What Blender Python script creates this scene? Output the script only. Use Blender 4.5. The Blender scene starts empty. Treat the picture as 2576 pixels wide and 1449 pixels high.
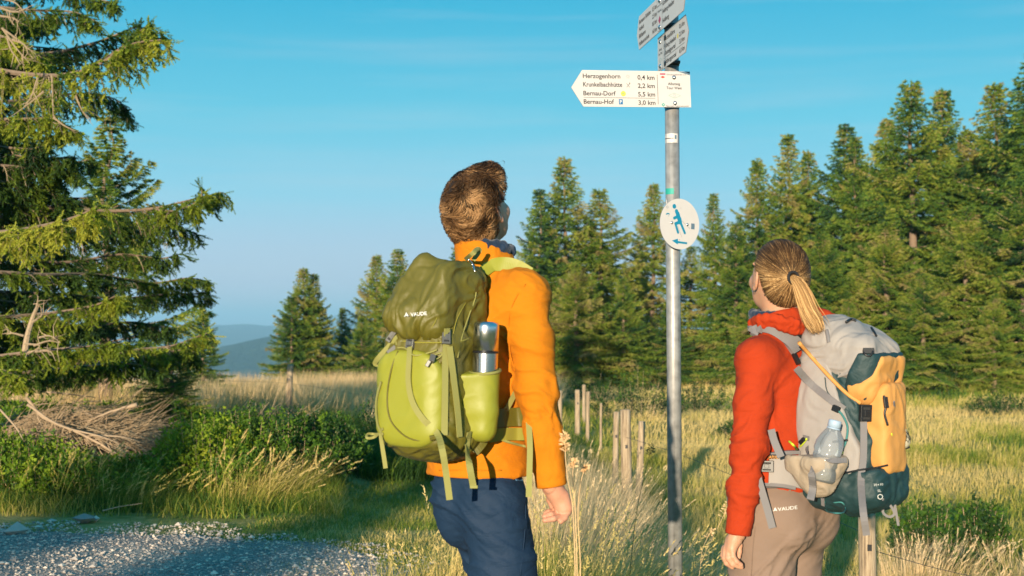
import bpy, math, random
import numpy as np
from mathutils import Vector, Matrix
R = math.radians
sc = bpy.context.scene
COL = sc.collection

# ------------------------------------------------------------------ camera
CAM = np.array([0.0, 0.0, 1.37])
FPX = 3578.0
PITCH = math.atan(95.5 / FPX)
cd = bpy.data.cameras.new('camera'); cam = bpy.data.objects.new('camera', cd); COL.objects.link(cam)
cam.location = CAM; cam.rotation_euler = (math.pi / 2 + PITCH, 0, 0)
cd.sensor_width = 36; cd.lens = 36 * FPX / 2576; cd.clip_start = 0.1; cd.clip_end = 60000
cd.dof.use_dof = True; cd.dof.focus_distance = 5.2; cd.dof.aperture_fstop = 6.3
sc.camera = cam

# ------------------------------------------------------------------ sky, sun, exposure
SUN_EL, SUN_AZ = R(7.6), R(180 + 14.5)          # azimuth clockwise from +Y: sun low behind the camera, to the left
w = bpy.data.worlds.new('World'); sc.world = w; w.use_nodes = True
nt = w.node_tree; nt.nodes.clear()
def wn(t, **k):
    n = nt.nodes.new(t)
    for a, b in k.items(): setattr(n, a, b)
    return n
out = wn('ShaderNodeOutputWorld'); bg = wn('ShaderNodeBackground')
sky = wn('ShaderNodeTexSky', sky_type='NISHITA', sun_disc=False, sun_elevation=SUN_EL, sun_rotation=SUN_AZ,
         altitude=1200, air_density=1.0, dust_density=0.3, ozone_density=3.0)
tc = wn('ShaderNodeTexCoord'); sep = wn('ShaderNodeSeparateXYZ')
nt.links.new(tc.outputs['Generated'], sep.inputs[0])
rmp = wn('ShaderNodeValToRGB')                    # clear evening air: colour of the whole dome by height above the horizon
SKY_STOPS = [(0.0, (.66, .66, .80)), (0.03, (.58, .64, .82)), (0.062, (.46, .66, .84)), (0.09, (.30, .69, .87)), (0.144, (.12, .63, .82)), (0.223, (.012, .49, .74)), (.35, (.008, .42, .68)), (1.0, (.01, .27, .54))]
el = rmp.color_ramp.elements
while len(el) < len(SKY_STOPS): el.new(0.5)
for e, (p, c) in zip(el, SKY_STOPS): e.position = p; e.color = (*c, 1)
nt.links.new(sep.outputs['Z'], rmp.inputs[0])
# thin streaks of cirrus over the whole dome
mp = wn('ShaderNodeMapping'); mp.inputs['Scale'].default_value = (1.6, 1.6, 26)
nz = wn('ShaderNodeTexNoise'); nz.inputs['Scale'].default_value = 2.2; nz.inputs['Detail'].default_value = 5
nt.links.new(tc.outputs['Generated'], mp.inputs[0]); nt.links.new(mp.outputs[0], nz.inputs['Vector'])
cr = wn('ShaderNodeMapRange'); cr.inputs[1].default_value = .50; cr.inputs[2].default_value = .74; cr.inputs[3].default_value = 0; cr.inputs[4].default_value = .20
nt.links.new(nz.outputs[0], cr.inputs[0])
cl = wn('ShaderNodeMixRGB'); cl.inputs[2].default_value = (.62, .70, .76, 1)
nt.links.new(rmp.outputs[0], cl.inputs[1]); nt.links.new(cr.outputs[0], cl.inputs[0])
mul = wn('ShaderNodeMixRGB', blend_type='MIX'); mul.inputs[0].default_value = 0.93
scl = wn('ShaderNodeVectorMath', operation='SCALE'); scl.inputs['Scale'].default_value = 3.1
nt.links.new(cl.outputs[0], scl.inputs[0])
nt.links.new(sky.outputs[0], mul.inputs[1]); nt.links.new(scl.outputs[0], mul.inputs[2])
nt.links.new(mul.outputs[0], bg.inputs[0]); bg.inputs[1].default_value = 0.15
nt.links.new(bg.outputs[0], out.inputs[0])

sd = bpy.data.lights.new('sun', 'SUN'); sun = bpy.data.objects.new('sun', sd); COL.objects.link(sun)
sd.energy = 5.0; sd.angle = R(0.55); sd.color = (1.0, 0.83, 0.60)
SUNDIR = Vector((math.sin(SUN_AZ) * math.cos(SUN_EL), math.cos(SUN_AZ) * math.cos(SUN_EL), math.sin(SUN_EL)))
sun.rotation_euler = SUNDIR.to_track_quat('Z', 'Y').to_euler(); sun.location = SUNDIR * 60
sc.view_settings.view_transform = 'Standard'; sc.view_settings.look = 'None'
sc.view_settings.exposure = 1.0; sc.view_settings.gamma = 1.0; sc.view_settings.use_curve_mapping = False
sc.render.engine = 'CYCLES'
sc.cycles.use_denoising = True
sc.cycles.max_bounces = 7; sc.cycles.diffuse_bounces = 3; sc.cycles.glossy_bounces = 3
sc.cycles.transmission_bounces = 7; sc.cycles.transparent_max_bounces = 6; sc.cycles.volume_bounces = 0
sc.cycles.caustics_reflective = False; sc.cycles.caustics_refractive = False

# ------------------------------------------------------------------ helpers
cp_, sp_ = math.cos(PITCH), math.sin(PITCH)
def W(px, py, d):
    """world point seen at pixel (px,py) of the 2576 wide picture, d metres ahead"""
    u = (px - 1288) / FPX; v = (724.5 - py) / FPX
    r = np.array([u, cp_ - v * sp_, sp_ + v * cp_])
    return CAM + r * (d / r[1])

def sstep(a, b, x):
    t = np.clip((x - a) / (b - a), 0, 1); return t * t * (3 - 2 * t)

def _h(ix, iy, iz, s):
    n = (ix.astype(np.int64) * 374761393 + iy.astype(np.int64) * 668265263 + iz.astype(np.int64) * 2147483647 + s * 1274126177) & 0xffffffff
    n = ((n ^ (n >> 13)) * 1274126177) & 0xffffffff
    return ((n ^ (n >> 16)) & 0xffff) / 65535.0
def vnoise(x, y, z=0.0, s=0):
    x, y, z = np.broadcast_arrays(np.asarray(x, float), y, z)
    ix, iy, iz = np.floor(x), np.floor(y), np.floor(z)
    fx, fy, fz = x - ix, y - iy, z - iz
    fx, fy, fz = [f * f * (3 - 2 * f) for f in (fx, fy, fz)]
    r = 0
    for a in (0, 1):
        for b in (0, 1):
            for c in (0, 1):
                wgt = (fx if a else 1 - fx) * (fy if b else 1 - fy) * (fz if c else 1 - fz)
                r = r + wgt * _h(ix + a, iy + b, iz + c, s)
    return r * 2 - 1
def fbm(x, y, z=0.0, s=0, o=4):
    r, a, t = 0, 1.0, 0
    for k in range(o):
        r = r + a * vnoise(np.asarray(x) * 2 ** k, np.asarray(y) * 2 ** k, np.asarray(z) * 2 ** k, s + k); t += a; a *= .5
    return r / t

def mesh_np(name, V, F, mat=None, parent=None, smooth=False, tint=None, mats=None, fmat=None, col=None):
    """F: (n,3) or (n,4) array, or list of such arrays"""
    me = bpy.data.meshes.new(name)
    V = np.asarray(V, np.float32)
    Fs = [np.asarray(f, np.int32) for f in (F if isinstance(F, list) else [F]) if len(f)]
    nl = sum(f.size for f in Fs); nf = sum(len(f) for f in Fs)
    me.vertices.add(len(V)); me.vertices.foreach_set('co', V.ravel())
    me.loops.add(nl); me.loops.foreach_set('vertex_index', np.concatenate([f.ravel() for f in Fs]))
    me.polygons.add(nf)
    tot = np.concatenate([np.full(len(f), f.shape[1], np.int32) for f in Fs])
    st = np.concatenate([[0], np.cumsum(tot)[:-1]]).astype(np.int32)
    me.polygons.foreach_set('loop_start', st)
    me.polygons.foreach_set('loop_total', tot)
    me.update(calc_edges=True)
    me.polygons.foreach_set('use_smooth', np.full(nf, smooth))
    if tint is not None:
        a = me.attributes.new('tint', 'FLOAT', 'POINT'); a.data.foreach_set('value', np.asarray(tint, np.float32))
    if col is not None:
        a = me.attributes.new('colr', 'FLOAT_COLOR', 'POINT')
        cc = np.ones((len(V), 4), np.float32); cc[:, :3] = col; a.data.foreach_set('color', cc.ravel())
    for m in (mats or ([mat] if mat else [])): me.materials.append(m)
    if fmat is not None: me.polygons.foreach_set('material_index', np.asarray(fmat, np.int32))
    me.validate(clean_customdata=False)
    o = bpy.data.objects.new(name, me); COL.objects.link(o)
    if parent: o.parent = parent
    return o

def tag(o, label=None, cat=None, group=None, kind=None):
    if label: o['label'] = label
    if cat: o['category'] = cat
    if group: o['group'] = group
    if kind: o['kind'] = kind
    return o
def empty(name, loc, rz=0, **k):
    o = bpy.data.objects.new(name, None); COL.objects.link(o)
    o.location = loc; o.rotation_euler = (0, 0, rz); o.empty_display_size = .1
    return tag(o, **k)
def copy_tree(o, parent=None):
    c = o.copy(); COL.objects.link(c); c.parent = parent
    for ch in list(o.children): copy_tree(ch, c)
    return c

class Acc:
    """collects triangle / quad soup"""
    def __init__(s): s.V, s.F3, s.F4, s.T, s.n = [], [], [], [], 0
    def add(s, V, F, t=0.0):
        V = np.asarray(V, float); F = np.asarray(F)
        s.V.append(V); (s.F3 if F.shape[1] == 3 else s.F4).append(F + s.n)
        s.T.append(np.broadcast_to(np.asarray(t, float), (len(V),))); s.n += len(V)
    def build(s, name, mat, parent=None, smooth=False, **k):
        F = [np.concatenate(f) for f in (s.F4, s.F3) if f]
        return mesh_np(name, np.concatenate(s.V), F, mat, parent, smooth, tint=np.concatenate(s.T), **k)

def frames(P):
    P = np.asarray(P, float); T = np.gradient(P, axis=0)
    T /= np.linalg.norm(T, axis=1)[:, None] + 1e-12
    up = np.array([0, 0, 1.0]) if abs(T[0, 2]) < .9 else np.array([0, 1.0, 0])
    A = np.cross(T, up)
    for i in range(len(P)):
        if i: A[i] = A[i - 1] - T[i] * (A[i - 1] @ T[i])
        A[i] /= np.linalg.norm(A[i]) + 1e-12
    return T, A, np.cross(A, T)
def tube(P, r, n=8, cap=True):
    P = np.asarray(P, float); m = len(P); r = np.broadcast_to(np.asarray(r, float), (m,))
    T, A, B = frames(P); a = np.arange(n) * 2 * np.pi / n
    V = (P[:, None] + r[:, None, None] * (np.cos(a)[None, :, None] * A[:, None] + np.sin(a)[None, :, None] * B[:, None])).reshape(-1, 3)
    i = np.arange(m - 1)[:, None] * n; j = np.arange(n)[None]; k = (j + 1) % n
    F = np.stack([i + j, i + k, i + k + n, i + j + n], -1).reshape(-1, 4)
    if cap:
        V = np.vstack([V, P[0], P[-1]]); c0, c1 = m * n, m * n + 1; j = np.arange(n); k = (j + 1) % n
        F = np.vstack([F, np.stack([k, j, np.full(n, c0), np.full(n, c0)], -1), np.stack([j + (m - 1) * n, k + (m - 1) * n, np.full(n, c1), np.full(n, c1)], -1)])
    return V, F
def fixq(F):
    """split degenerate quads"""
    F = np.asarray(F); d = F[:, 2] == F[:, 3]
    return [F[~d], F[d][:, :3]]
def tube_obj(name, P, r, mat, parent=None, n=8, smooth=True):
    V, F = tube(P, r, n); return mesh_np(name, V, fixq(F), mat, parent, smooth, tint=np.zeros(len(V)))
def smoothpath(P, k=6):
    """Catmull-Rom through points"""
    P = np.asarray(P, float)
    if len(P) < 3: return np.array([P[0] + (P[-1] - P[0]) * t for t in np.linspace(0, 1, k + 1)])
    Q = np.vstack([2 * P[0] - P[1], P, 2 * P[-1] - P[-2]]); o = []
    for i in range(1, len(Q) - 2):
        for t in np.linspace(0, 1, k, endpoint=False):
            a, b, c, d = Q[i - 1:i + 3]
            o.append(.5 * (2 * b + (c - a) * t + (2 * a - 5 * b + 4 * c - d) * t * t + (3 * b - a - 3 * c + d) * t ** 3))
    o.append(P[-1]); return np.array(o)
def strap(name, P, width, mat, parent, N=(0, -1, 0), th=.0028, k=6, sp=True):
    """flat webbing along P; N = outward normal (one or per control point)"""
    N = np.asarray(N, float)
    if N.ndim == 1: N = np.tile(N, (len(P), 1))
    Q = smoothpath(P, k) if sp else np.asarray(P, float)
    ti = np.linspace(0, len(P) - 1, len(Q)); NN = np.stack([np.interp(ti, np.arange(len(P)), N[:, c]) for c in range(3)], 1)
    T = np.gradient(Q, axis=0); T /= np.linalg.norm(T, axis=1)[:, None] + 1e-9
    S = np.cross(T, NN); S /= np.linalg.norm(S, axis=1)[:, None] + 1e-9
    U = np.cross(S, T)
    wd = np.broadcast_to(np.asarray(width, float), (len(Q),))[:, None] / 2 if np.ndim(width) == 0 else np.interp(ti, np.arange(len(P)), width)[:, None] / 2
    a, b, c, d = Q - S * wd, Q + S * wd, Q + S * wd + U * th, Q - S * wd + U * th
    V = np.stack([a, b, c, d], 1).reshape(-1, 3); m = len(Q); i = np.arange(m - 1)[:, None] * 4; j = np.arange(4)[None]; kk = (j + 1) % 4
    F = np.stack([i + j, i + kk, i + kk + 4, i + j + 4], -1).reshape(-1, 4)
    F = np.vstack([F, [[3, 2, 1, 0]], [[4 * m - 4, 4 * m - 3, 4 * m - 2, 4 * m - 1]]])
    return mesh_np(name, V, F, mat, parent, False, tint=np.zeros(len(V)))
def prism(pts, z0, z1):
    """pts 2D outline (ccw) -> V,F list extruded along 3rd axis"""
    n = len(pts); V = [(x, y, z0) for x, y in pts] + [(x, y, z1) for x, y in pts]
    return V, [tuple(range(n - 1, -1, -1)), tuple(range(n, 2 * n))] + [(i, (i + 1) % n, n + (i + 1) % n, n + i) for i in range(n)]
def mesh_py(name, V, F, mat, parent=None, smooth=False, bevel=0):
    me = bpy.data.meshes.new(name); me.from_pydata([tuple(map(float, v)) for v in V], [], F); me.materials.append(mat)
    o = bpy.data.objects.new(name, me); COL.objects.link(o)
    if parent: o.parent = parent
    if bevel:
        m = o.modifiers.new('bevel', 'BEVEL'); m.width = bevel; m.segments = 2; m.limit_method = 'ANGLE'
    for p in me.polygons: p.use_smooth = smooth
    return o
def box(name, c, s, mat, parent=None, rot=None, bevel=.0):
    x, y, z = [q / 2 for q in s]
    V = np.array([(-x, -y, -z), (x, -y, -z), (x, y, -z), (-x, y, -z), (-x, -y, z), (x, -y, z), (x, y, z), (-x, y, z)])
    if rot is not None: V = V @ np.array(Matrix(rot).to_3x3() if not isinstance(rot, np.ndarray) else rot).T
    return mesh_py(name, V + np.array(c), [(3, 2, 1, 0), (4, 5, 6, 7), (0, 1, 5, 4), (1, 2, 6, 5), (2, 3, 7, 6), (3, 0, 4, 7)], mat, parent, bevel=bevel)

# ------------------------------------------------------------------ materials
def M(name):
    m = bpy.data.materials.new(name); m.use_nodes = True; n = m.node_tree; n.nodes.clear()
    o = n.nodes.new('ShaderNodeOutputMaterial'); return m, n, o
def nd(n, t, ins=None, **k):
    x = n.nodes.new(t)
    for a, b in k.items(): setattr(x, a, b)
    for a, b in (ins or {}).items():
        if hasattr(b, 'is_linked') or b.__class__.__name__.startswith('NodeSocket'): n.links.new(b, x.inputs[a])
        else: x.inputs[a].default_value = b
    return x
def ramp(n, fac, stops):
    r = n.nodes.new('ShaderNodeValToRGB'); e = r.color_ramp.elements
    while len(e) < len(stops): e.new(.5)
    for q, (p, c) in zip(e, stops): q.position = p; q.color = (*c, 1)
    n.links.new(fac, r.inputs[0]); return r
def cloth(name, col, rough=.8, var=.08, weave=900, bump=.15, sheen=.2, wr=0, spec=.3, wscale=(9, 9, 9)):
    """woven fabric: slight mottling, weave relief; wr adds soft creases"""
    m, n, o = M(name)
    t = nd(n, 'ShaderNodeTexCoord')
    a = nd(n, 'ShaderNodeTexNoise', {'Vector': t.outputs['Object'], 'Scale': 7.0, 'Detail': 6.0})
    c = nd(n, 'ShaderNodeMixRGB', {'Fac': a.outputs[0], 'Color1': (*[x * (1 - var * 2) for x in col], 1), 'Color2': (*[min(1, x * (1 + var * 2)) for x in col], 1)})
    f = nd(n, 'ShaderNodeTexNoise', {'Vector': t.outputs['Object'], 'Scale': float(weave), 'Detail': 2.0})
    b = nd(n, 'ShaderNodeBump', {'Height': f.outputs[0], 'Strength': bump, 'Distance': .0006})
    last = b.outputs[0]
    if wr:
        mp = nd(n, 'ShaderNodeMapping', {'Vector': t.outputs['Object'], 'Scale': wscale})
        g = nd(n, 'ShaderNodeTexNoise', {'Vector': mp.outputs[0], 'Scale': 1.0, 'Detail': 4.0, 'Distortion': .8})
        b2 = nd(n, 'ShaderNodeBump', {'Height': g.outputs[0], 'Strength': 1.0, 'Distance': wr, 'Normal': last}); last = b2.outputs[0]
    p = nd(n, 'ShaderNodeBsdfPrincipled', {'Base Color': c.outputs[0], 'Roughness': rough, 'Normal': last, 'Sheen Weight': sheen, 'Specular IOR Level': spec})
    n.links.new(p.outputs[0], o.inputs[0]); return m
def plain(name, col, rough=.5, metal=0, bump=0, bs=60, spec=.5, var=.0):
    m, n, o = M(name); t = nd(n, 'ShaderNodeTexCoord')
    a = nd(n, 'ShaderNodeTexNoise', {'Vector': t.outputs['Object'], 'Scale': float(bs), 'Detail': 4.0})
    c = nd(n, 'ShaderNodeMixRGB', {'Fac': a.outputs[0], 'Color1': (*[x * (1 - var) for x in col], 1), 'Color2': (*[min(1, x * (1 + var)) for x in col], 1)})
    p = nd(n, 'ShaderNodeBsdfPrincipled', {'Base Color': c.outputs[0], 'Roughness': rough, 'Metallic': metal, 'Specular IOR Level': spec})
    if bump:
        b = nd(n, 'ShaderNodeBump', {'Height': a.outputs[0], 'Strength': bump, 'Distance': .003}); n.links.new(b.outputs[0], p.inputs['Normal'])
    n.links.new(p.outputs[0], o.inputs[0]); return m
def leafmat(name, stops, trans=.35, rough=.55, objvar=.45, noise=2.2, nmix=.35, gloss=.06):
    """thin leaves/needles/blades: colour from per-plant tint plus soft clumps, part of the light passes through"""
    m, n, o = M(name)
    at = nd(n, 'ShaderNodeAttribute', attribute_name='tint'); oi = nd(n, 'ShaderNodeObjectInfo'); t = nd(n, 'ShaderNodeTexCoord')
    g = nd(n, 'ShaderNodeTexNoise', {'Vector': t.outputs['Object'], 'Scale': noise, 'Detail': 3.0})
    a = nd(n, 'ShaderNodeMath', {0: g.outputs[0], 1: .5}, operation='SUBTRACT'); a = nd(n, 'ShaderNodeMath', {0: a.outputs[0], 1: nmix * 3}, operation='MULTIPLY')
    b = nd(n, 'ShaderNodeMath', {0: oi.outputs['Random'], 1: .5}, operation='SUBTRACT'); b = nd(n, 'ShaderNodeMath', {0: b.outputs[0], 1: objvar}, operation='MULTIPLY')
    s = nd(n, 'ShaderNodeMath', {0: a.outputs[0], 1: b.outputs[0]}, operation='ADD'); s = nd(n, 'ShaderNodeMath', {0: s.outputs[0], 1: at.outputs['Fac']}, operation='ADD', use_clamp=True)
    r = ramp(n, s.outputs[0], stops)
    d = nd(n, 'ShaderNodeBsdfPrincipled', {'Base Color': r.outputs[0], 'Roughness': rough, 'Specular IOR Level': gloss * 4})
    tr = nd(n, 'ShaderNodeBsdfTranslucent', {'Color': r.outputs[0]})
    x = nd(n, 'ShaderNodeMixShader', {0: trans, 1: d.outputs[0], 2: tr.outputs[0]})
    n.links.new(x.outputs[0], o.inputs[0]); return m
# ================================================================== SETTING
m_needle = leafmat('spruce_needles', [(0, (.02, .065, .028)), (.35, (.085, .175, .025)), (.65, (.22, .29, .032)), (.88, (.38, .37, .065)), (1, (.34, .28, .11))], trans=.28)
m_needle_near = leafmat('near_spruce_needles', [(0, (.018, .05, .022)), (.4, (.075, .14, .02)), (.75, (.24, .30, .025)), (1, (.42, .42, .05))], trans=.3, noise=1.6, objvar=.0)
m_bark = plain('spruce_bark', (.20, .14, .095), .9, bump=.8, bs=30, var=.4)
m_twig = plain('dry_twig', (.42, .30, .18), .85, bump=.4, bs=80, var=.35)
m_deadw = plain('weathered_branch', (.36, .26, .17), .85, bump=.5, bs=50, var=.3)
m_straw = leafmat('straw_grass', [(0, (.26, .22, .07)), (.35, (.58, .40, .17)), (.7, (.82, .56, .29)), (1, (.90, .68, .40))], trans=.35, objvar=0, noise=.7, nmix=.2)
m_grass = leafmat('green_grass', [(0, (.025, .075, .025)), (.35, (.09, .18, .02)), (.58, (.28, .30, .035)), (.75, (.56, .45, .11)), (1, (.74, .55, .22))], trans=.4, objvar=0, noise=.9, nmix=.35)
m_shrub = leafmat('shrub_leaves', [(0, (.018, .05, .016)), (.4, (.08, .17, .015)), (.75, (.24, .34, .02)), (1, (.44, .46, .04))], trans=.35, objvar=.1, noise=2.5, nmix=.35)

def ground_z(x, y):
    x = np.asarray(x, float); y = np.asarray(y, float)
    zl = np.interp(y, [-20, 9.5, 10.5, 11.5, 13, 16, 20, 27, 33, 38, 50, 80, 160, 400, 1500], [0, 0, .04, .17, .28, .12, .02, -.12, -.2, -.6, -3, -11, -34, -110, -380])
    zt = np.interp(y, [-20, 9.5, 16, 20, 27, 33, 38, 50, 80, 160, 400, 1500], [0, 0, .0, .0, -.12, -.2, -.6, -3, -11, -34, -110, -380])
    zr = np.interp(y, [-20, 4.8, 6, 7, 9, 12, 17, 25, 45, 62, 90, 160, 400, 1500], [0, 0, -.07, -.22, -.42, -.44, -.38, -.28, -.12, .0, -3, -28, -105, -380])
    u = x / np.maximum(y, 3)
    wr_ = sstep(-.01, .06, u); wb = 1 - sstep(-.145, -.10, u)
    z = zl * wb + zt * (1 - wb); z = z * (1 - wr_) + zr * wr_
    rough = sstep(8.5, 13, y)
    return z + (fbm(x * .22, y * .22, 0, 3, 3) * .16 + fbm(x * 1.1, y * 1.1, 0, 7, 3) * .05) * rough * np.clip(60 / np.maximum(y, 1), 0, 1) + fbm(x * 2.5, y * 2.5, 0, 9, 2) * .008

def grid_mesh(name, xs, ys, zf, mat, kind='structure'):
    X, Y = np.meshgrid(xs, ys); Z = zf(X, Y); V = np.stack([X, Y, Z], -1).reshape(-1, 3)
    nx = len(xs); i = np.arange(len(ys) - 1)[:, None] * nx; j = np.arange(nx - 1)[None]
    F = np.stack([i + j, i + j + 1, i + j + 1 + nx, i + j + nx], -1).reshape(-1, 4)
    o = mesh_np(name, V, F, mat, smooth=True); tag(o, kind=kind); return o

m, n, o_ = M('meadow_soil')
t = nd(n, 'ShaderNodeTexCoord')
g1 = nd(n, 'ShaderNodeTexNoise', {'Vector': t.outputs['Object'], 'Scale': .35, 'Detail': 8.0, 'Roughness': .65})
g2 = nd(n, 'ShaderNodeTexNoise', {'Vector': t.outputs['Object'], 'Scale': 9.0, 'Detail': 8.0, 'Roughness': .7})
s = nd(n, 'ShaderNodeMath', {0: g1.outputs[0], 1: .6}, operation='MULTIPLY'); s2 = nd(n, 'ShaderNodeMath', {0: g2.outputs[0], 1: .4, 2: s.outputs[0]}, operation='MULTIPLY_ADD')
r = ramp(n, s2.outputs[0], [(.3, (.06, .09, .02)), (.43, (.16, .18, .04)), (.52, (.36, .30, .11)), (.7, (.50, .38, .18))])
b = nd(n, 'ShaderNodeBump', {'Height': g2.outputs[0], 'Strength': .8, 'Distance': .04})
p = nd(n, 'ShaderNodeBsdfPrincipled', {'Base Color': r.outputs[0], 'Roughness': .95, 'Normal': b.outputs[0], 'Specular IOR Level': .1})
n.links.new(p.outputs[0], o_.inputs[0]); m_soil = m

def spaced(a, b, s0, s1, k=1.0):
    v = [a]; s = s0
    while v[-1] < b: v.append(v[-1] + s); s = min(s * k, s1)
    return v
ys = np.array(sorted(set([-30, -25, -20, -15, -10, -5, -2] + list(np.arange(0, 34, .22)) + spaced(34, 1500, .35, 120, 1.06))))
xs = np.concatenate([-np.array(spaced(6, 1600, .3, 140, 1.09))[::-1], np.arange(-5.8, 8, .22), np.array(spaced(8.1, 1600, .3, 140, 1.09))])
grid_mesh('ground', xs, ys, ground_z, m_soil)

# gravel track across the lower left
m, n, o_ = M('gravel_surface')
t = nd(n, 'ShaderNodeTexCoord')
v1 = nd(n, 'ShaderNodeTexVoronoi', {'Vector': t.outputs['Object'], 'Scale': 42.0}); v2 = nd(n, 'ShaderNodeTexVoronoi', {'Vector': t.outputs['Object'], 'Scale': 95.0})
g1 = nd(n, 'ShaderNodeTexNoise', {'Vector': t.outputs['Object'], 'Scale': 1.6, 'Detail': 6.0})
c1 = ramp(n, v1.outputs['Color'], [(0, (.26, .24, .22)), (.5, (.44, .40, .36)), (1, (.68, .60, .52))])
c2 = ramp(n, g1.outputs[0], [(.35, (.55, .55, .58)), (.7, (1, .93, .86))])
cm = nd(n, 'ShaderNodeMixRGB', {'Fac': .8, 'Color1': c1.outputs[0], 'Color2': c2.outputs[0]}, blend_type='MULTIPLY')
hh = nd(n, 'ShaderNodeMath', {0: v1.outputs[0], 1: v2.outputs[0]}, operation='ADD')
b = nd(n, 'ShaderNodeBump', {'Height': hh.outputs[0], 'Strength': 1.0, 'Distance': -.02})
p = nd(n, 'ShaderNodeBsdfPrincipled', {'Base Color': cm.outputs[0], 'Roughness': .9, 'Normal': b.outputs[0]})
n.links.new(p.outputs[0], o_.inputs[0]); m_gravel = m
def track_edge(x): return np.interp(x, [-12, -3.6, -2.2, -1.2, -.5, .6], [10.6, 9.9, 9.45, 8.9, 8.2, 7.3]) + fbm(x * 1.5, x * 0 + 3, 0, 5, 3) * .35
gx = np.arange(-9, .6, .12); gy = np.linspace(0, 1, 40)
X = np.repeat(gx[None], 40, 0); E = track_edge(gx); Y = 2.5 + (E[None] - 2.5) * gy[:, None]
Z = ground_z(X, Y) + .006 - .03 * sstep(.97, 1.0, gy)[:, None] * np.ones_like(X) + .012
nx = len(gx); i = np.arange(39)[:, None] * nx; j = np.arange(nx - 1)[None]
tag(mesh_np('gravel_track', np.stack([X, Y, Z], -1).reshape(-1, 3), np.stack([i + j, i + j + 1, i + j + 1 + nx, i + j + nx], -1).reshape(-1, 4), m_gravel, smooth=True), kind='structure')

# loose stones
rng = np.random.default_rng(11)
ico = np.array([(0, 0, 1), (.9, 0, .3), (.28, .85, .3), (-.72, .53, .3), (-.72, -.53, .3), (.28, -.85, .3), (0, 0, -.6)])
icf = np.array([(0, 1, 2), (0, 2, 3), (0, 3, 4), (0, 4, 5), (0, 5, 1), (6, 2, 1), (6, 3, 2), (6, 4, 3), (6, 5, 4), (6, 1, 5)])
def stones(n, xr, yr, s0, s1, keep):
    P = np.stack([rng.uniform(*xr, n), rng.uniform(*yr, n)], 1); P = P[keep(P[:, 0], P[:, 1])]; n = len(P)
    s = s0 + (s1 - s0) * rng.random(n) ** 3 * (1 + 1.3 * (rng.random(n) < .03)); a = rng.random(n) * 6.28
    J = ico[None] * (1 + rng.uniform(-.28, .28, (n, 7, 3))) * np.stack([s, s * rng.uniform(.6, 1, n), s * rng.uniform(.4, .8, n)], 1)[:, None]
    c, q = np.cos(a)[:, None], np.sin(a)[:, None]
    V = np.stack([J[..., 0] * c - J[..., 1] * q, J[..., 0] * q + J[..., 1] * c, J[..., 2]], -1) + np.stack([P[:, 0], P[:, 1], ground_z(P[:, 0], P[:, 1]) + .018], 1)[:, None]
    F = (icf[None] + (np.arange(n) * 7)[:, None, None]).reshape(-1, 3)
    return V.reshape(-1, 3), F, np.repeat(rng.random(n), 7)
m, n, o_ = M('stone'); at = nd(n, 'ShaderNodeAttribute', attribute_name='tint')
r = ramp(n, at.outputs['Fac'], [(0, (.24, .21, .19)), (.4, (.44, .38, .33)), (.7, (.64, .51, .41)), (1, (.82, .66, .52))])
p = nd(n, 'ShaderNodeBsdfPrincipled', {'Base Color': r.outputs[0], 'Roughness': .85}); n.links.new(p.outputs[0], o_.inputs[0]); m_stone = m
V, F, T = stones(34000, (-5, .5), (6.6, 10.6), .004, .017, lambda x, y: (y < track_edge(x) + .15 + .5 * fbm(x * 2.5, y * 2.5, 0, 88, 3)) & (x > -.42 * y - .2))
V2, F2, T2 = stones(2600, (-4.2, .1), (7.2, 11.0), .008, .05, lambda x, y: (y > track_edge(x) - .3) & (fbm(x * 1.2, y * 1.2, 0, 21, 3) > .22) & (x < -1.2) & (y < 10.8 + .3 * x))
tag(mesh_np('gravel_stones', np.vstack([V, V2]), np.vstack([F, F2 + len(V)]), m_stone, tint=np.concatenate([T, T2])), 'grey and pinkish loose gravel stones covering the track at lower left', 'gravel', kind='stuff')

# far hills, each a real ridge kilometres away
m, n, o_ = M('forested_hill'); t = nd(n, 'ShaderNodeTexCoord')
g1 = nd(n, 'ShaderNodeTexNoise', {'Vector': t.outputs['Object'], 'Scale': .012, 'Detail': 10.0, 'Roughness': .7})
g2 = nd(n, 'ShaderNodeTexNoise', {'Vector': t.outputs['Object'], 'Scale': .08, 'Detail': 6.0})
r = ramp(n, g1.outputs[0], [(.35, (.015, .035, .016)), (.58, (.04, .07, .025)), (.66, (.12, .14, .05))])
b = nd(n, 'ShaderNodeBump', {'Height': g2.outputs[0], 'Strength': 1.0, 'Distance': 14.0})
p = nd(n, 'ShaderNodeBsdfPrincipled', {'Base Color': r.outputs[0], 'Roughness': 1.0, 'Normal': b.outputs[0], 'Specular IOR Level': .0})
n.links.new(p.outputs[0], o_.inputs[0]); m_hill = m
def ridge(name, dist, prof, depth, seed, na=360, nr=26, rough=6):
    az = np.linspace(-75, 75, na); t_ = np.linspace(-1, 1, nr)
    A, T = np.meshgrid(az, t_)
    Rr = dist + T * depth; X = np.sin(np.radians(A)) * Rr; Y = np.cos(np.radians(A)) * Rr
    top = 1.37 + (np.interp(A, [q[0] for q in prof], [q[1] for q in prof])) * dist / FPX
    Z = top + (-420 - top) * np.abs(T) ** 1.5 + fbm(X / 260, Y / 260, 0, seed, 5) * rough * 4 * np.abs(T) + fbm(X / 30, Y / 30, 0, seed + 3, 3) * rough
    i = np.arange(nr - 1)[:, None] * na; j = np.arange(na - 1)[None]
    tag(mesh_np(name, np.stack([X, Y, Z], -1).reshape(-1, 3), np.stack([i + j, i + j + 1, i + j + 1 + na, i + j + na], -1).reshape(-1, 4), m_hill, smooth=True), kind='structure')
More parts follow.
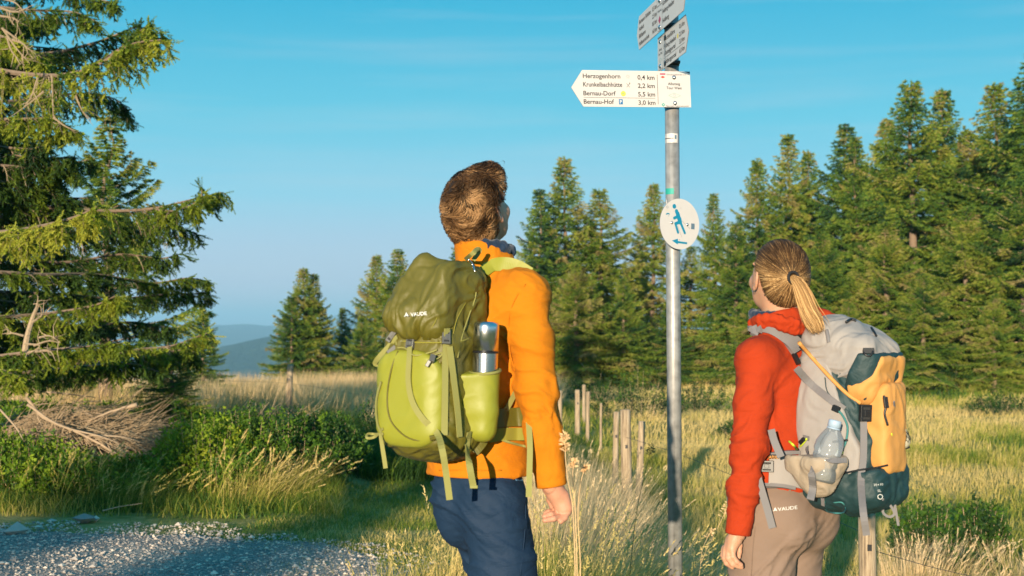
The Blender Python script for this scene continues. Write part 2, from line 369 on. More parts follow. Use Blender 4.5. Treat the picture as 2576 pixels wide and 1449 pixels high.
# profiles: (azimuth deg, pixels above eye level)
ridge('hills', 2600, [(-75, -20), (-20, -70), (-13, -66), (-11.5, -50), (-9.5, -22), (-8, -14), (-5, -10), (5, -5), (75, -5)], 1500, 4, rough=5)
ridge('hills', 6500, [(-75, 6), (-20, -6), (-13, 0), (-11.5, 4), (-10.5, 6), (-9, 1), (-7, 4), (20, 2), (75, 5)], 2600, 14, rough=7)
ridge('hills', 9000, [(-75, -5), (-12, -5), (-9.8, -4), (-8, 8), (-7, 30), (-6.2, 38), (-5, 34), (-2, 25), (75, 10)], 2000, 24, rough=3)

# ------------------------------------------------------------------ spruces
def needles(A, B, rng, per, ln, wd, spread=.8, tint=.5, tv=.25):
    """needle tufts along twig segments A->B; per = tufts per segment"""
    n = len(A); idx = np.repeat(np.arange(n), per); k = len(idx)
    D = B - A; L = np.linalg.norm(D, axis=1); D = D / (L[:, None] + 1e-9)
    f = rng.random(k) ** .85; P = A[idx] + (B - A)[idx] * f[:, None]
    r = rng.normal(size=(k, 3)); r /= np.linalg.norm(r, axis=1)[:, None]
    d = D[idx] + r * spread; d /= np.linalg.norm(d, axis=1)[:, None]
    s = np.cross(d, rng.normal(size=(k, 3))); s /= np.linalg.norm(s, axis=1)[:, None]
    l = (ln * rng.uniform(.6, 1.25, k))[:, None]; w_ = (wd * rng.uniform(.6, 1.3, k))[:, None] / 2
    V = np.stack([P - s * w_, P + s * w_, P + d * l], 1).reshape(-1, 3)
    tt = np.broadcast_to(tint, (n,))[idx] + rng.normal(0, tv, k) * .5
    return V, np.arange(3 * k).reshape(-1, 3), np.repeat(tt, 3)

def spruce(seed, H, Rd, style='full', z0=.05, per=11, dens=1.0):
    rng = np.random.default_rng(seed); wood = Acc()
    P = np.array([[rng.normal(0, .012) * z, rng.normal(0, .012) * z, z] for z in np.linspace(0, H, 12)])
    V, F = tube(P, np.interp(np.linspace(0, 1, 12), [0, 1], [.02 * H + .02, .006]), 7); wood_tr = (V, F)
    open_ = style == 'open'
    A_, B_, T_ = [], [], []
    z = z0
    while z < H - .05:
        t = z / H; nb = rng.integers(4, 7) if not open_ else rng.integers(3, 5)
        a0 = rng.random() * 6.28
        for q in range(nb):
            az = a0 + q * 6.28 / nb + rng.normal(0, .3); L = (Rd * (1 - t) ** .92 * rng.uniform(.55, 1.12) * (1 - .35 * sstep(.72, .95, t)) + .07) * (1.25 if rng.random() < .08 else 1)
            el = np.interp(t, [0, .4, .8, 1], [-14, 0, 18, 48]) + rng.normal(0, 6) + (14 if open_ else 0)
            i = np.linspace(0, 1, 7); hd = np.array([math.cos(az), math.sin(az), 0]); side = np.array([-hd[1], hd[0], 0])
            sw = rng.normal(0, .12)
            zc = math.tan(math.radians(el)) * i - .38 * (1 - t) * i ** 2 + (.26 + .1 * open_) * i ** 3
            Q = P[0] * 0 + np.array([0, 0, z]) + hd * (L * i)[:, None] + side * (sw * L * i ** 2)[:, None] + np.array([0, 0, 1]) * (L * zc)[:, None]
            if rng.random() < (.5 if not open_ else .8): V, F = tube(Q, np.linspace(.008 + .006 * L, .003, 7), 3, False); wood.add(V, F)
            n = max(3, int(L / .085 * dens)); ks = np.linspace(.12 if not open_ else .3, 1, n)
            pos = np.stack([np.interp(ks, i, Q[:, c]) for c in range(3)], 1)
            bt = rng.normal(.42, .17) - .10 * (t - .5)
            dead = (not open_) and rng.random() < .10
            for sgn in (-1, 1):
                ang = np.radians(rng.uniform(38, 72, n)); lt = (.40 * L * (1 - ks) ** .7 + .13) * rng.uniform(.6, 1.15, n)
                lt = np.minimum(lt, .7)
                d = hd * np.cos(ang)[:, None] + side * (sgn * np.sin(ang))[:, None] + np.array([0, 0, 1]) * rng.uniform(-.55, .12, n)[:, None] * (1 - .7 * t)
                mid = pos + d * (lt * .5)[:, None]; end = mid + d * (lt * .5)[:, None] - np.array([0, 0, 1]) * (lt * .16 * (1 - t))[:, None]
                A_.append(pos); B_.append(mid); A_.append(mid); B_.append(end)
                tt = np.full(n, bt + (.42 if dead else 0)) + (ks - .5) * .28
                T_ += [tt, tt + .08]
            if dead: pass
        z += (.15 + .05 * rng.random() + .012 * H) * (1.0 if not open_ else 1.45) * (1 - .45 * t)
    A, B, T = np.vstack(A_), np.vstack(B_), np.concatenate(T_)
    V, F, TT = needles(A, B, rng, per, .088, .029, .72, T)
    V2, F2, T2 = needles(np.array([[0, 0, H - .5], [0, 0, H - .25]]), np.array([[0, 0, H - .2], [0, 0, H + .02]]), rng, 60, .09, .02, .9, .5)
    V = np.vstack([V, V2]); F = np.vstack([F, F2 + len(F) * 3]); TT = np.concatenate([TT, T2])
    return wood_tr, wood, (V, F, TT)
def spruce_obj(seed, H, Rd, style='full', **k):
    (tv, tf), wood, (V, F, T) = spruce(seed, H, Rd, style, **k)
    root = empty('spruce_tree', (0, 0, 0))
    tr = mesh_np('trunk', tv, fixq(tf), m_bark, root, True)
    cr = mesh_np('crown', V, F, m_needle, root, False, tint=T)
    br = wood.build('branches', m_twig, cr)
    br['kind'] = 'stuff'; cr['kind'] = 'stuff'
    root['H'] = H
    return root
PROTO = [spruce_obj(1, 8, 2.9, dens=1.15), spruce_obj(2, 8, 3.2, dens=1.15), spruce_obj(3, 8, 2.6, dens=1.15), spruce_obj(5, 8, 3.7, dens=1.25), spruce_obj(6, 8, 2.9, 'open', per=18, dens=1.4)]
used = set()
def place_tree(pi, px, pytop, d, label, wide=1.0, group='spruces at the edge of the meadow', rot=None, sink=.15, pz=None):
    wide *= .92 + .2 * random.Random(int(px * 3 + d)).random()
    src = PROTO[pi]
    o = src if pi not in used else copy_tree(src); used.add(pi)
    top = W(px, pytop, d); gz = float(ground_z(top[0], top[1])) - sink
    h = top[2] - gz; s = h / src['H']
    o.location = (top[0], top[1], gz); o.scale = (s ** .85 * wide * 1.0, s ** .85 * wide, s); o.rotation_euler = (random.Random(int(px)).gauss(0, .018), random.Random(int(px) + 5).gauss(0, .018), rot if rot is not None else random.Random(int(px * 7 + pytop)).random() * 6.28)
    tag(o, label, 'spruce', group)
    o.name = 'spruce_tree'
    return o
TREES = [
 # proto, px, py top, dist, label, width
 (0, 768, 674, 40, 'spruce standing alone left of the group, taller left leader of its twin top', 1.05),
 (2, 800, 690, 40.6, 'slimmer spruce grown together with the lone meadow spruce, right leader', .85),
 (1, 735, 745, 39.5, 'low outer spruce on the left flank of the lone clump in the straw meadow', .9),
 (2, 868, 775, 44, 'smallest spruce in the gap left of the hiker with the green backpack', .7),
 (0, 940, 642, 43, 'narrow pointed spruce at the left of the pair behind the green backpack', .85),
 (1, 992, 628, 42, 'broader spruce at the right of the pair just left of the green backpack', .95),
 (0, 1060, 668, 41, 'spruce mostly hidden behind the green backpack', .95),
 (2, 1147, 612, 43, 'spruce tip peeping out beside the orange collar of the man', .9),
 (3, 915, 800, 39, 'low bushy spruce in front of the pair left of the green backpack', .95),
 (2, 1358, 478, 39, 'spruce with thin tip closest to the back of the man\'s head', 1.0),
 (0, 1422, 396, 40, 'tallest spruce between the man and the signpost', 1.0),
 (1, 1512, 476, 40.5, 'spruce right of the tallest one between the man and the signpost', 1.0),
 (3, 1450, 660, 36, 'broad low spruce with brown arched branches between man and signpost', 1.15),
 (1, 1570, 700, 36.5, 'short full spruce low down left of the signpost', 1.0),
 (0, 1640, 462, 43, 'narrow spruce rising immediately left of the round sign', .9),
 (2, 1735, 620, 46, 'dark spruce in the shade behind the signpost', 1.0),
 (2, 1800, 488, 43, 'slender spruce rising immediately right of the round sign', .85),
 (1, 1850, 560, 38, 'full spruce filling the gap right of the round sign', .95),
 (0, 1903, 400, 42, 'spruce with slim tip above and left of the woman\'s head', .9),
 (3, 1900, 700, 35, 'broad short spruce directly left of the woman\'s head', .95),
 (2, 1976, 340, 43, 'dark narrow spruce with sharp tip directly above the woman\'s head', .85),
 (0, 2045, 378, 45, 'paler spruce just right of the dark sharp one above the woman', .9),
 (3, 2075, 590, 36, 'rounded yellowish green spruce behind the woman\'s ponytail', 1.1),
 (1, 2113, 316, 42, 'spruce whose tip is left of a thin grey bare leader', .95),
 (2, 2152, 345, 41, 'thin spruce with a bare greyish leader in the right group', .8),
 (0, 2206, 300, 44, 'solitary looking pointed spruce in the notch left of the big twin spruce', .85),
 (3, 2230, 560, 36, 'wide mid height spruce above the grey rucksack', 1.15),
 (1, 2302, 205, 40, 'largest spruce of the right group, left leader of a twin top', 1.1),
 (0, 2357, 224, 40.5, 'right leader of the big twin spruce with visible pale trunk', .95),
 (2, 2430, 330, 43, 'spruce in the dip between the big twin spruce and the right edge', 1.0),
 (0, 2506, 208, 40, 'tall spruce second from the right edge of the picture', 1.0),
 (1, 2588, 130, 38, 'tall spruce cut by the right edge of the picture', 1.1),
 (3, 2420, 520, 35, 'bushy spruce in front of the dip in the right group', 1.15),
 (3, 2570, 470, 34, 'bushy spruce low at the right edge of the picture', 1.15),
 (3, 2320, 690, 33, 'low skirt of spruce behind the orange rucksack flap', 1.1),
 (3, 2130, 760, 34, 'low spruce behind the top of the grey rucksack', 1.0),
 (3, 2500, 740, 32.5, 'lowest spruce at the meadow edge on the far right', 1.05),
 (1, 1680, 760, 37, 'short spruce at the foot of the signpost background', 1.0),
 (1, 1330, 700, 38, 'spruce partly hidden by the orange sleeve', 1.05),
 (4, 272, 296, 17, 'open crowned young spruce with upswept branches behind the near spruce', 1.0),
 (0, 513, 768, 27, 'small conical spruce at the meadow crest right of the near spruce', .95),
 (2, 470, 900, 24, 'tiny spruce in the straw below the near spruce', .9),
]
# spruces behind the first rows, which close the gaps
for q, (px, py, d, wh) in enumerate([(1400, 640, 50, 'tallest spruce between man and signpost'), (1500, 600, 52, 'gap left of the signpost'), (1600, 640, 51, 'narrow spruce left of the round sign'), (1860, 600, 53, 'gap right of the round sign'),
        (1950, 540, 54, 'dark sharp spruce above the woman'), (2030, 500, 53, 'paler spruce above the ponytail'), (2170, 460, 54, 'thin spruce with the bare grey leader'), (2260, 420, 55, 'notch left of the big twin spruce'), (2400, 400, 54, 'dip right of the big twin spruce'), (2480, 380, 55, 'second tall spruce from the right edge'), (2560, 330, 54, 'tall spruce at the right edge')]):
    TREES.append((q % 3, px, py, d, 'shaded spruce of the second row, behind the ' + wh, 1.15))
for T in TREES:
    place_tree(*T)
# low spruces behind the camera: their long shadows fall on the track and on the foot of the bank
for q, (x, y, h) in enumerate([(-6.5, -10.5, 3.5), (-8.7, -12, 4.1), (-11.5, -11, 3.9), (-4.8, -7, 2.0)]):
    src = PROTO[q % 3]; o = copy_tree(src); s = h / 8
    o.location = (x, y, 0); o.scale = (s * 1.35, s * 1.35, s); o.rotation_euler = (0, 0, q * 1.7)
    tag(o, 'low spruce beside the track behind the photographer', 'spruce', 'spruces behind the photographer')
# ------------------------------------------------------------------ big near spruce at the left edge
def shoots(A, B, rng, T, per=26, r=.017):
    """needle-covered shoots: needles set all round the segment, pointing forward"""
    n = len(A); D = B - A; L = np.linalg.norm(D, axis=1)[:, None]; D = D / L
    S = np.cross(D, rng.normal(size=(n, 3))); S /= np.linalg.norm(S, axis=1)[:, None]; U = np.cross(D, S)
    idx = np.repeat(np.arange(n), per); k = len(idx)
    f = np.tile((np.arange(per) + .5) / per, n); th = f * 6.28 * 5.3 + rng.random(k) * 1.2
    rad = S[idx] * np.cos(th)[:, None] + U[idx] * np.sin(th)[:, None]
    P = A[idx] + (B - A)[idx] * f[:, None]
    d = D[idx] * .75 + rad; d /= np.linalg.norm(d, axis=1)[:, None]
    tn = np.cross(d, rad); tn /= np.linalg.norm(tn, axis=1)[:, None] + 1e-9
    l = (r * 1.35 * rng.uniform(.8, 1.15, k) * (1 - .35 * f))[:, None]; w_ = .0052
    V = np.stack([P - tn * w_, P + tn * w_, P + d * l], 1).reshape(-1, 3)
    return V, np.arange(3 * k).reshape(-1, 3), np.repeat(T[idx] + rng.normal(0, .07, k), 3)
m_deadtw = plain('lichened_twig', (.34, .25, .16), .9, bump=.4, bs=80, var=.35)
rng = np.random.default_rng(77)
wood = Acc(); SA, SB, ST = [], [], []; dead = Acc()
def limb(P, r0, hang, tint=.5, n=None, deadp=.12, up=False):
    Q = smoothpath(P, 8); m = len(Q); V, F = tube(Q, np.linspace(r0, .004, m), 5, False); wood.add(V, F)
    Ls = np.concatenate([[0], np.cumsum(np.linalg.norm(np.diff(Q, axis=0), axis=1))]); L = Ls[-1]
    n = n or int(L / .027)
    for s in np.linspace(.10, 1, n) * L:
        p = np.array([np.interp(s, Ls, Q[:, c]) for c in range(3)]); tdir = np.array([np.interp(s, Ls, np.gradient(Q[:, c])) for c in range(3)]); tdir /= np.linalg.norm(tdir)
        f = s / L; hl = hang * rng.uniform(.5, 1.15) * (1 - .62 * f ** 2) * min(1, .35 + f * 3)
        sd = np.cross(tdir, [0, 0, 1]); sd /= np.linalg.norm(sd) + 1e-9
        sg = 1 if rng.random() < .5 else -1
        isdead = rng.random() < deadp * (1.6 - 1.4 * f)
        # drooping branchlet
        k = 6; q = [p]; d = sd * sg * rng.uniform(.25, .9) + tdir * rng.uniform(.35, .9) + np.array([0, 0, rng.uniform(-.25, .25)])
        d /= np.linalg.norm(d); st = hl / k
        for i in range(k):
            d = d + np.array([0, 0, -.34 if not up else .03]) + rng.normal(0, .08, 3); d /= np.linalg.norm(d); q.append(q[-1] + d * st)
        q = np.array(q); (dead if isdead else wood).add(*tube(q, np.linspace(.0045, .0018, k + 1), 3, False))
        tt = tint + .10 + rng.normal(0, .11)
        if isdead:
            for i in range(1, k):
                e = q[i] + (q[i + 1] - q[i]) * .8 + rng.normal(0, .035, 3); dead.add(*tube(np.array([q[i], (q[i] + e) / 2, e]), .0014, 3, False))
            continue
        for i in range(k):
            if i > 0 or hl < .2: SA.append(q[i]); SB.append(q[i + 1] + (q[i + 1] - q[i]) * .15); ST.append(tt)
            for sg2 in (-1, 1):
                if rng.random() < .8:
                    dd = (q[i + 1] - q[i]); dd = dd / np.linalg.norm(dd); ss = np.cross(dd, rng.normal(size=3)); ss /= np.linalg.norm(ss)
                    e = dd * .7 + ss * .8; e[2] -= .25 if not up else -.1; e /= np.linalg.norm(e); l2 = rng.uniform(.05, .11) * (1.15 - .5 * i / k)
                    SA.append(q[i + 1]); SB.append(q[i + 1] + e * l2); ST.append(tt + .06)
                    if rng.random() < .45:
                        e2 = e + rng.normal(0, .5, 3); e2 /= np.linalg.norm(e2); m2 = q[i + 1] + e * l2 * .5
                        SA.append(m2); SB.append(m2 + e2 * l2 * .8); ST.append(tt + .1)
def pl(*pts): return [W(*p) for p in pts]
LIMBS = [  # control points (px, py, dist), radius, hang, tint (lit limbs painted yellower, shaded darker)
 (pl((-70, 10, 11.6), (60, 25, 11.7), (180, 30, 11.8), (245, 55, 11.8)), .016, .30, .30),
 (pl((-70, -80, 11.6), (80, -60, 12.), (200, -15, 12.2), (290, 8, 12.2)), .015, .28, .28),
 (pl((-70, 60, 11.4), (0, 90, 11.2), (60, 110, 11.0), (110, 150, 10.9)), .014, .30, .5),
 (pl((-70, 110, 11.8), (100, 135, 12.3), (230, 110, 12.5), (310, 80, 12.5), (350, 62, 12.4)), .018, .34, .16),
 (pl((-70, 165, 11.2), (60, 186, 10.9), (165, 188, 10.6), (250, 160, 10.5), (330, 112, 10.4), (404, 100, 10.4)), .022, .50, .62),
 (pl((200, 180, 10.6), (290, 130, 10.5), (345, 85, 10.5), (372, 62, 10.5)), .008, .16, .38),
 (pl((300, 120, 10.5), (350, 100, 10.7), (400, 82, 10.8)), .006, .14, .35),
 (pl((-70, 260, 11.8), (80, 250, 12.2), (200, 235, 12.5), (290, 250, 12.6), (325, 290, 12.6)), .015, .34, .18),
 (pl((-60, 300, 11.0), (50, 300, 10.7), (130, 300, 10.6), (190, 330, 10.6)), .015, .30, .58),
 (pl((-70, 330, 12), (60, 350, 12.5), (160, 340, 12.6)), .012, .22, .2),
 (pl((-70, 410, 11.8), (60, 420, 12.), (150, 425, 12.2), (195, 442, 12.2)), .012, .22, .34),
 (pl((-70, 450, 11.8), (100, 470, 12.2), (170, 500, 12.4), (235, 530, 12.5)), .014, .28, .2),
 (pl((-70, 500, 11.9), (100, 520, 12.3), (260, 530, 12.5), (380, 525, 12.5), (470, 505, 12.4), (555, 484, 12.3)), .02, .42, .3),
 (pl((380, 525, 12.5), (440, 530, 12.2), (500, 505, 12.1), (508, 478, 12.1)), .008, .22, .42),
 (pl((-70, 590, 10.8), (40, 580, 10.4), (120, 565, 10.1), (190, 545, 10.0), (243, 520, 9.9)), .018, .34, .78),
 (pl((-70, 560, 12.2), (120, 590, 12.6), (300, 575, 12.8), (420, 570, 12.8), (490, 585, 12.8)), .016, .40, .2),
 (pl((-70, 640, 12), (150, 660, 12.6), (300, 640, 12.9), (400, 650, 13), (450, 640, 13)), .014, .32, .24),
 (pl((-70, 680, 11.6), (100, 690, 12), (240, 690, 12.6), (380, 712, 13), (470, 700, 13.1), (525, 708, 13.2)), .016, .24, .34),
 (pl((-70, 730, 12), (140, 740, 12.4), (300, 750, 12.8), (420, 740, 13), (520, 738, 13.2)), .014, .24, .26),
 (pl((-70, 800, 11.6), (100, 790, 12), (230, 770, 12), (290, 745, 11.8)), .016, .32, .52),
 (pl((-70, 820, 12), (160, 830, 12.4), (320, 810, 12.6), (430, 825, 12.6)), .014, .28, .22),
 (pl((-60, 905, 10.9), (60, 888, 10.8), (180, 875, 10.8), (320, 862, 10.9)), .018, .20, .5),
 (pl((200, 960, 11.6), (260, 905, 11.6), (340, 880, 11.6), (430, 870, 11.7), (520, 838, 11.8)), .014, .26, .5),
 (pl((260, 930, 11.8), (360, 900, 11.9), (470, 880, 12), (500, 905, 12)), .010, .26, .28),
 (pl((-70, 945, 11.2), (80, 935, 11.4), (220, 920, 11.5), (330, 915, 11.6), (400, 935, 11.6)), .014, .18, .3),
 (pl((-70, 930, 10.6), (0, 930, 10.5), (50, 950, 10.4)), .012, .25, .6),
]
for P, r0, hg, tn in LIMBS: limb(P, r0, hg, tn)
for q in range(34):     # inner limbs, their shade painted in as a dark tint
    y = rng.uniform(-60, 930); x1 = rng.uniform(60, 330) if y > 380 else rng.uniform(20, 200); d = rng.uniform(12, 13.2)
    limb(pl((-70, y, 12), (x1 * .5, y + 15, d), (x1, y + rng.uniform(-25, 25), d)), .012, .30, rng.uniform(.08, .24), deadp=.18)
base = W(-70, 900, 11.7); gz = float(ground_z(base[0], base[1]))
near = empty('spruce_tree', (base[0], base[1], gz - .1)); near.rotation_euler = (0, 0, 0)
tag(near, 'big near spruce at the left edge whose drooping lit branches reach into the sky', 'spruce')
off = np.array([base[0], base[1], gz - .1])
tp = np.array([[0, 0, 0], [.03, 0, 1.5], [-.02, 0, 3], [0, .05, 5], [0, 0, 8.2]])
mesh_np('trunk', *[q if k == 0 else fixq(q) for k, q in enumerate(tube(smoothpath(tp, 5), np.linspace(.17, .03, 21), 10))], m_bark, near, True)
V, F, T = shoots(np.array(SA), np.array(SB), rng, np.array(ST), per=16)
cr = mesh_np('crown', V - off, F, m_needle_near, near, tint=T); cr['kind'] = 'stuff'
for a in (wood, dead): a.V = [v - off for v in a.V]
o = wood.build('branches', m_bark, cr); o['kind'] = 'stuff'
dead.add(*tube(smoothpath(pl((60, 905, 10.8), (68, 850, 10.8), (82, 800, 10.8), (95, 770, 10.75)), 5) - off, np.linspace(.028, .012, 16), 7))
for a_ in [((80, 812), (110, 790), (128, 772)), ((90, 780), (94, 760), (96, 745)), ((85, 870), (120, 858), (150, 862)), ((88, 885), (125, 884), (140, 908)), ((95, 850), (125, 845), (152, 862)),
           ((5, 70), (40, 120), (75, 160)), ((10, 75), (45, 100), (78, 128)), ((0, 20), (40, 30), (85, 12)), ((0, -5), (40, 8), (65, 40)), ((0, 40), (30, 45), (48, 55)), ((18, 95), (30, 130), (62, 165)), ((30, 100), (60, 112), (72, 138)),
           ((130, 190), (132, 240), (134, 300)), ((134, 295), (160, 315), (190, 330)), ((95, 195), (80, 240), (60, 270)), ((110, 230), (80, 255), (40, 285)), ((190, 240), (200, 265), (210, 285)),
           ((60, 845), (30, 838), (5, 840)), ((62, 865), (100, 870), (70, 892))]:
    P = smoothpath([W(x, y, 10.45) for x, y in a_], 5) - off; dead.add(*tube(P, np.linspace(.008, .002, len(P)), 4))
    for q in range(5):
        i = rng.integers(2, len(P) - 1); e = P[i] + (P[i] - P[i - 2]) * 1.2 + rng.normal(0, .05, 3); dead.add(*tube(np.array([P[i], (P[i] + e) / 2 + rng.normal(0, .01, 3), e]), [.004, .003, .0015], 3))
o = dead.build('dead_twigs', m_deadtw, near); o['kind'] = 'stuff'

# ------------------------------------------------------------------ grass
def blades(P, h, w_, lean, T, seg=3, curve=.6):
    """P (n,3) roots, h heights, lean (n,2) horizontal tip offset as a part of height"""
    n = len(P); t = np.linspace(0, 1, seg + 1); a = rng.random(n) * 6.28
    s = np.stack([np.cos(a), np.sin(a), 0 * a], 1)
    V = []
    for k, tk in enumerate(t):
        c = P + np.stack([lean[:, 0] * h * tk ** 1.8, lean[:, 1] * h * tk ** 1.8, h * tk * (1 - curve * .5 * (lean ** 2).sum(1) * tk)], 1)
        ww = (w_ * (1 - tk ** 1.5) * .5)[:, None]
        if k < seg: V += [c - s * ww, c + s * ww]
        else: V += [c]
    V = np.stack(V, 1); m = V.shape[1]; f = []
    for k in range(seg - 1): f += [(2 * k, 2 * k + 1, 2 * k + 3), (2 * k, 2 * k + 3, 2 * k + 2)]
    f += [(2 * seg - 2, 2 * seg - 1, 2 * seg)]
    F = (np.array(f)[None] + (np.arange(n) * m)[:, None, None]).reshape(-1, 3)
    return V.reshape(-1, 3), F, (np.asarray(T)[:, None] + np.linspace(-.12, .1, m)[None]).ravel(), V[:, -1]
def heads(tip, dirv, ln, T, k=9, wd=.004):
    """seed heads: little scales gathered along the last centimetres of a stalk"""
    n = len(tip); idx = np.repeat(np.arange(n), k); m = len(idx); f = np.tile(np.linspace(0, 1, k), n)[:, None]
    P = tip[idx] - dirv[idx] * ln[idx][:, None] * f
    r = rng.normal(size=(m, 3)); d = dirv[idx] * .9 + r * .35; d /= np.linalg.norm(d, axis=1)[:, None]
    s = np.cross(d, rng.normal(size=(m, 3))); s /= np.linalg.norm(s, axis=1)[:, None]
    l = ln[idx][:, None] * .25
    V = np.stack([P - s * wd, P + s * wd, P + d * l], 1).reshape(-1, 3)
    return V, np.arange(3 * m).reshape(-1, 3), np.repeat(T[idx], 3)
def scatter(n, umin, umax, d0, d1, pw=1.0, keep=None):
    """n points by bearing u=x/y and distance"""
    y = d0 + (d1 - d0) * rng.random(n) ** pw; u = rng.uniform(umin, umax, n); x = u * y
    if keep is not None: k = keep(x, y, u); x, y = x[k], y[k]
    return x, y
def onground(x, y, dz=0): return np.stack([x, y, ground_z(x, y) + dz], 1)
def px2u(px): return (px - 1288) / FPX
def clumped(x, y, sc_, seed, thr): return fbm(x * sc_, y * sc_, 0, seed, 3) + rng.normal(0, .12, len(x)) > thr

# straw meadow towards the crest on the left
x, y = scatter(100000, px2u(-500), px2u(1420), 14.5, 35, .8, lambda x, y, u: ~((np.abs(u - px2u(725)) < .007) & (y < 19.9) & (y > 14)) & (y > 15.6 + 1.2 * np.sin(u * 30) + np.where(u > -.03, (u + .03) * 160, 0)))
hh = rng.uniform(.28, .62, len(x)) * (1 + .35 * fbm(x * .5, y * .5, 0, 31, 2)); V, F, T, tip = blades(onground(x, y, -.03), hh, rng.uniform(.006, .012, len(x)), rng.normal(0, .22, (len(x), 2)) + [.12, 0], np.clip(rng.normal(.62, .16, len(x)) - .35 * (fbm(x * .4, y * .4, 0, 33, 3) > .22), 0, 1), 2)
tag(mesh_np('straw_grass', V, F, m_straw, tint=T), 'pale dry meadow grass on the crest behind the left fence post', 'grass', kind='stuff')

# green grass: trail between bank and people, verge of the track
Acc_g = Acc()
def addg(n, u0, u1, d0, d1, h0, h1, t, tv=.12, pw=1.0, keep=None, wd=(.003, .007), lean=.35, seg=2, bias=(.08, 0)):
    x, y = scatter(n, u0, u1, d0, d1, pw, keep); k = len(x)
    T = np.clip(rng.normal(t, tv, k) + .3 * fbm(x * .9, y * .9, 0, 41, 3), 0, 1)
    V, F, T, tip = blades(onground(x, y, -.02), rng.uniform(h0, h1, k), rng.uniform(*wd, k) * (.6 + .06 * y), rng.normal(0, lean, (k, 2)) + np.array(bias), T, seg)
    Acc_g.add(V, F, T)
addg(34000, px2u(-300), px2u(1200), 8.6, 12.5, .02, .075, .36, keep=lambda x, y, u: (y > track_edge(x) - .3) & clumped(x, y, 1.3, 51, -.05))
addg(20000, px2u(650), px2u(1240), 9.6, 14.0, .03, .09, .42)
addg(26000, px2u(800), px2u(1420), 12.3, 16.5, .14, .42, .28, lean=.5, wd=(.004, .008))
addg(24000, px2u(620), px2u(1280), 7.2, 10.2, .015, .06, .84, keep=lambda x, y, u: clumped(x, y, 1.6, 53, -.05 - .35 * sstep(-1.6, -.5, x)) & (x > -2.1 + (y - 8.4) * .2))
addg(12000, px2u(950), px2u(1300), 7.0, 8.3, .02, .08, .40)
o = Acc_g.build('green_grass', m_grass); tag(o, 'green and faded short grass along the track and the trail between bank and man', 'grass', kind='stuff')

# bank vegetation
Acc_g = Acc()
addg(26000, px2u(-300), px2u(860), 10.3, 12.2, .06, .20, .40, keep=lambda x, y, u: clumped(x, y, 1.1, 55, -.3), lean=.45)
addg(6000, px2u(-300), px2u(860), 10.1, 10.9, .08, .22, .66, keep=lambda x, y, u: clumped(x, y, 1.4, 56, .05), lean=.5)
def tuft(px, d, r, n, h0, h1, t, m, acc=None, lean=.5, wd=(.003, .005), headp=0, bias=(.25, 0), ht=.85, hl=(.06, .12), hk=9):
    acc = acc or Acc_g
    c = W(px, 900, d)
    a = rng.random(n) * 6.28; rr = r * rng.random(n) ** .6; x = c[0] + np.cos(a) * rr; y = d + np.sin(a) * rr
    ln = np.stack([np.cos(a), np.sin(a)], 1) * (rr / r)[:, None] * lean + rng.normal(0, .12, (n, 2)) + np.array(bias)
    V, F, T, tip = blades(onground(x, y, -.02), rng.uniform(h0, h1, n), rng.uniform(*wd, n), ln, np.clip(rng.normal(t, .1, n), 0, 1), 4)
    acc.add(V, F, T)
    k = rng.random(n) < headp
    if k.any():
        tip = tip[k]; VV = V.reshape(n, -1, 3)[k]; dv = VV[:, -1] - VV[:, -3]; dv /= np.linalg.norm(dv, axis=1)[:, None]
        acc.add(*heads(tip, dv, rng.uniform(*hl, k.sum()), np.full(k.sum(), ht), hk))
for px, d, t in [(585, 10.7, .60), (640, 10.6, .66), (690, 10.8, .62), (735, 11.0, .5), (300, 10.6, .6), (350, 10.5, .5), (150, 10.8, .35), (230, 10.6, .42)]:
    tuft(px, d, .22, 210, .18, .42, t, None, headp=.10, bias=(.45, 0), lean=.6)
o = Acc_g.build('bank_grass', m_grass); tag(o, 'long green grass with drooping seed heads on the bank left of the trail', 'grass', kind='stuff')

# tall stalks with seed heads on and before the bank
Acc_g = Acc()
for px, d, h in [(530, 10.3, .62), (545, 10.35, .75), (575, 10.3, .6), (590, 10.5, .58), (640, 10.4, .72), (655, 10.4, .6), (690, 10.6, .55), (140, 10.4, .62), (155, 10.5, .5), (205, 10.3, .6), (212, 10.5, .62), (30, 10.3, .5), (435, 10.5, .36), (470, 10.6, .3), (770, 10.8, .5), (800, 10.9, .42), (345, 10.4, .3), (285, 10.3, .3)]:
    tuft(px, d, .07, 3, h * .7, h * .9, .78, None, headp=1, lean=.3, wd=(.003, .005), bias=(.32, 0), ht=.92, hl=(.06, .11), hk=22)
o = Acc_g.build('seed_stalks', m_grass); tag(o, 'tan grass stalks with drooping seed heads standing before the bank', 'grass', kind='stuff')

# meadow on the right of the signpost
Acc_g = Acc()
def mtint(x, y): return .90 - .26 * sstep(35, 43, y) + .78 * fbm(x * .25, y * .16, 0, 61, 3) + .42 * fbm(x * .9, y * .5, 0, 63, 3)  # lower tint towards the trees paints the shade band at the forest edge
def addm(n, u0, u1, d0, d1, h0, h1, wd, pw=1.0, tb=0, keep=None, lean=.3, seg=2):
    x, y = scatter(n, u0, u1, d0, d1, pw, keep); k = len(x)
    T = np.clip(mtint(x, y) + tb + rng.normal(0, .12, k), 0, 1); hs = 1 + .5 * fbm(x * .7, y * .7, 0, 66, 2)
    V, F, T, tip = blades(onground(x, y, -.02), rng.uniform(h0, h1, k) * hs, rng.uniform(*wd, k), rng.normal(0, lean, (k, 2)) + [.1, 0], T, seg)
    Acc_g.add(V, F, T)
addm(48000, px2u(1290), px2u(3000), 9, 18, .06, .19, (.006, .011), .8)
addm(46000, px2u(1290), px2u(3050), 17, 30, .06, .20, (.010, .018))
addm(40000, px2u(1290), px2u(3050), 28, 46, .08, .22, (.018, .032))
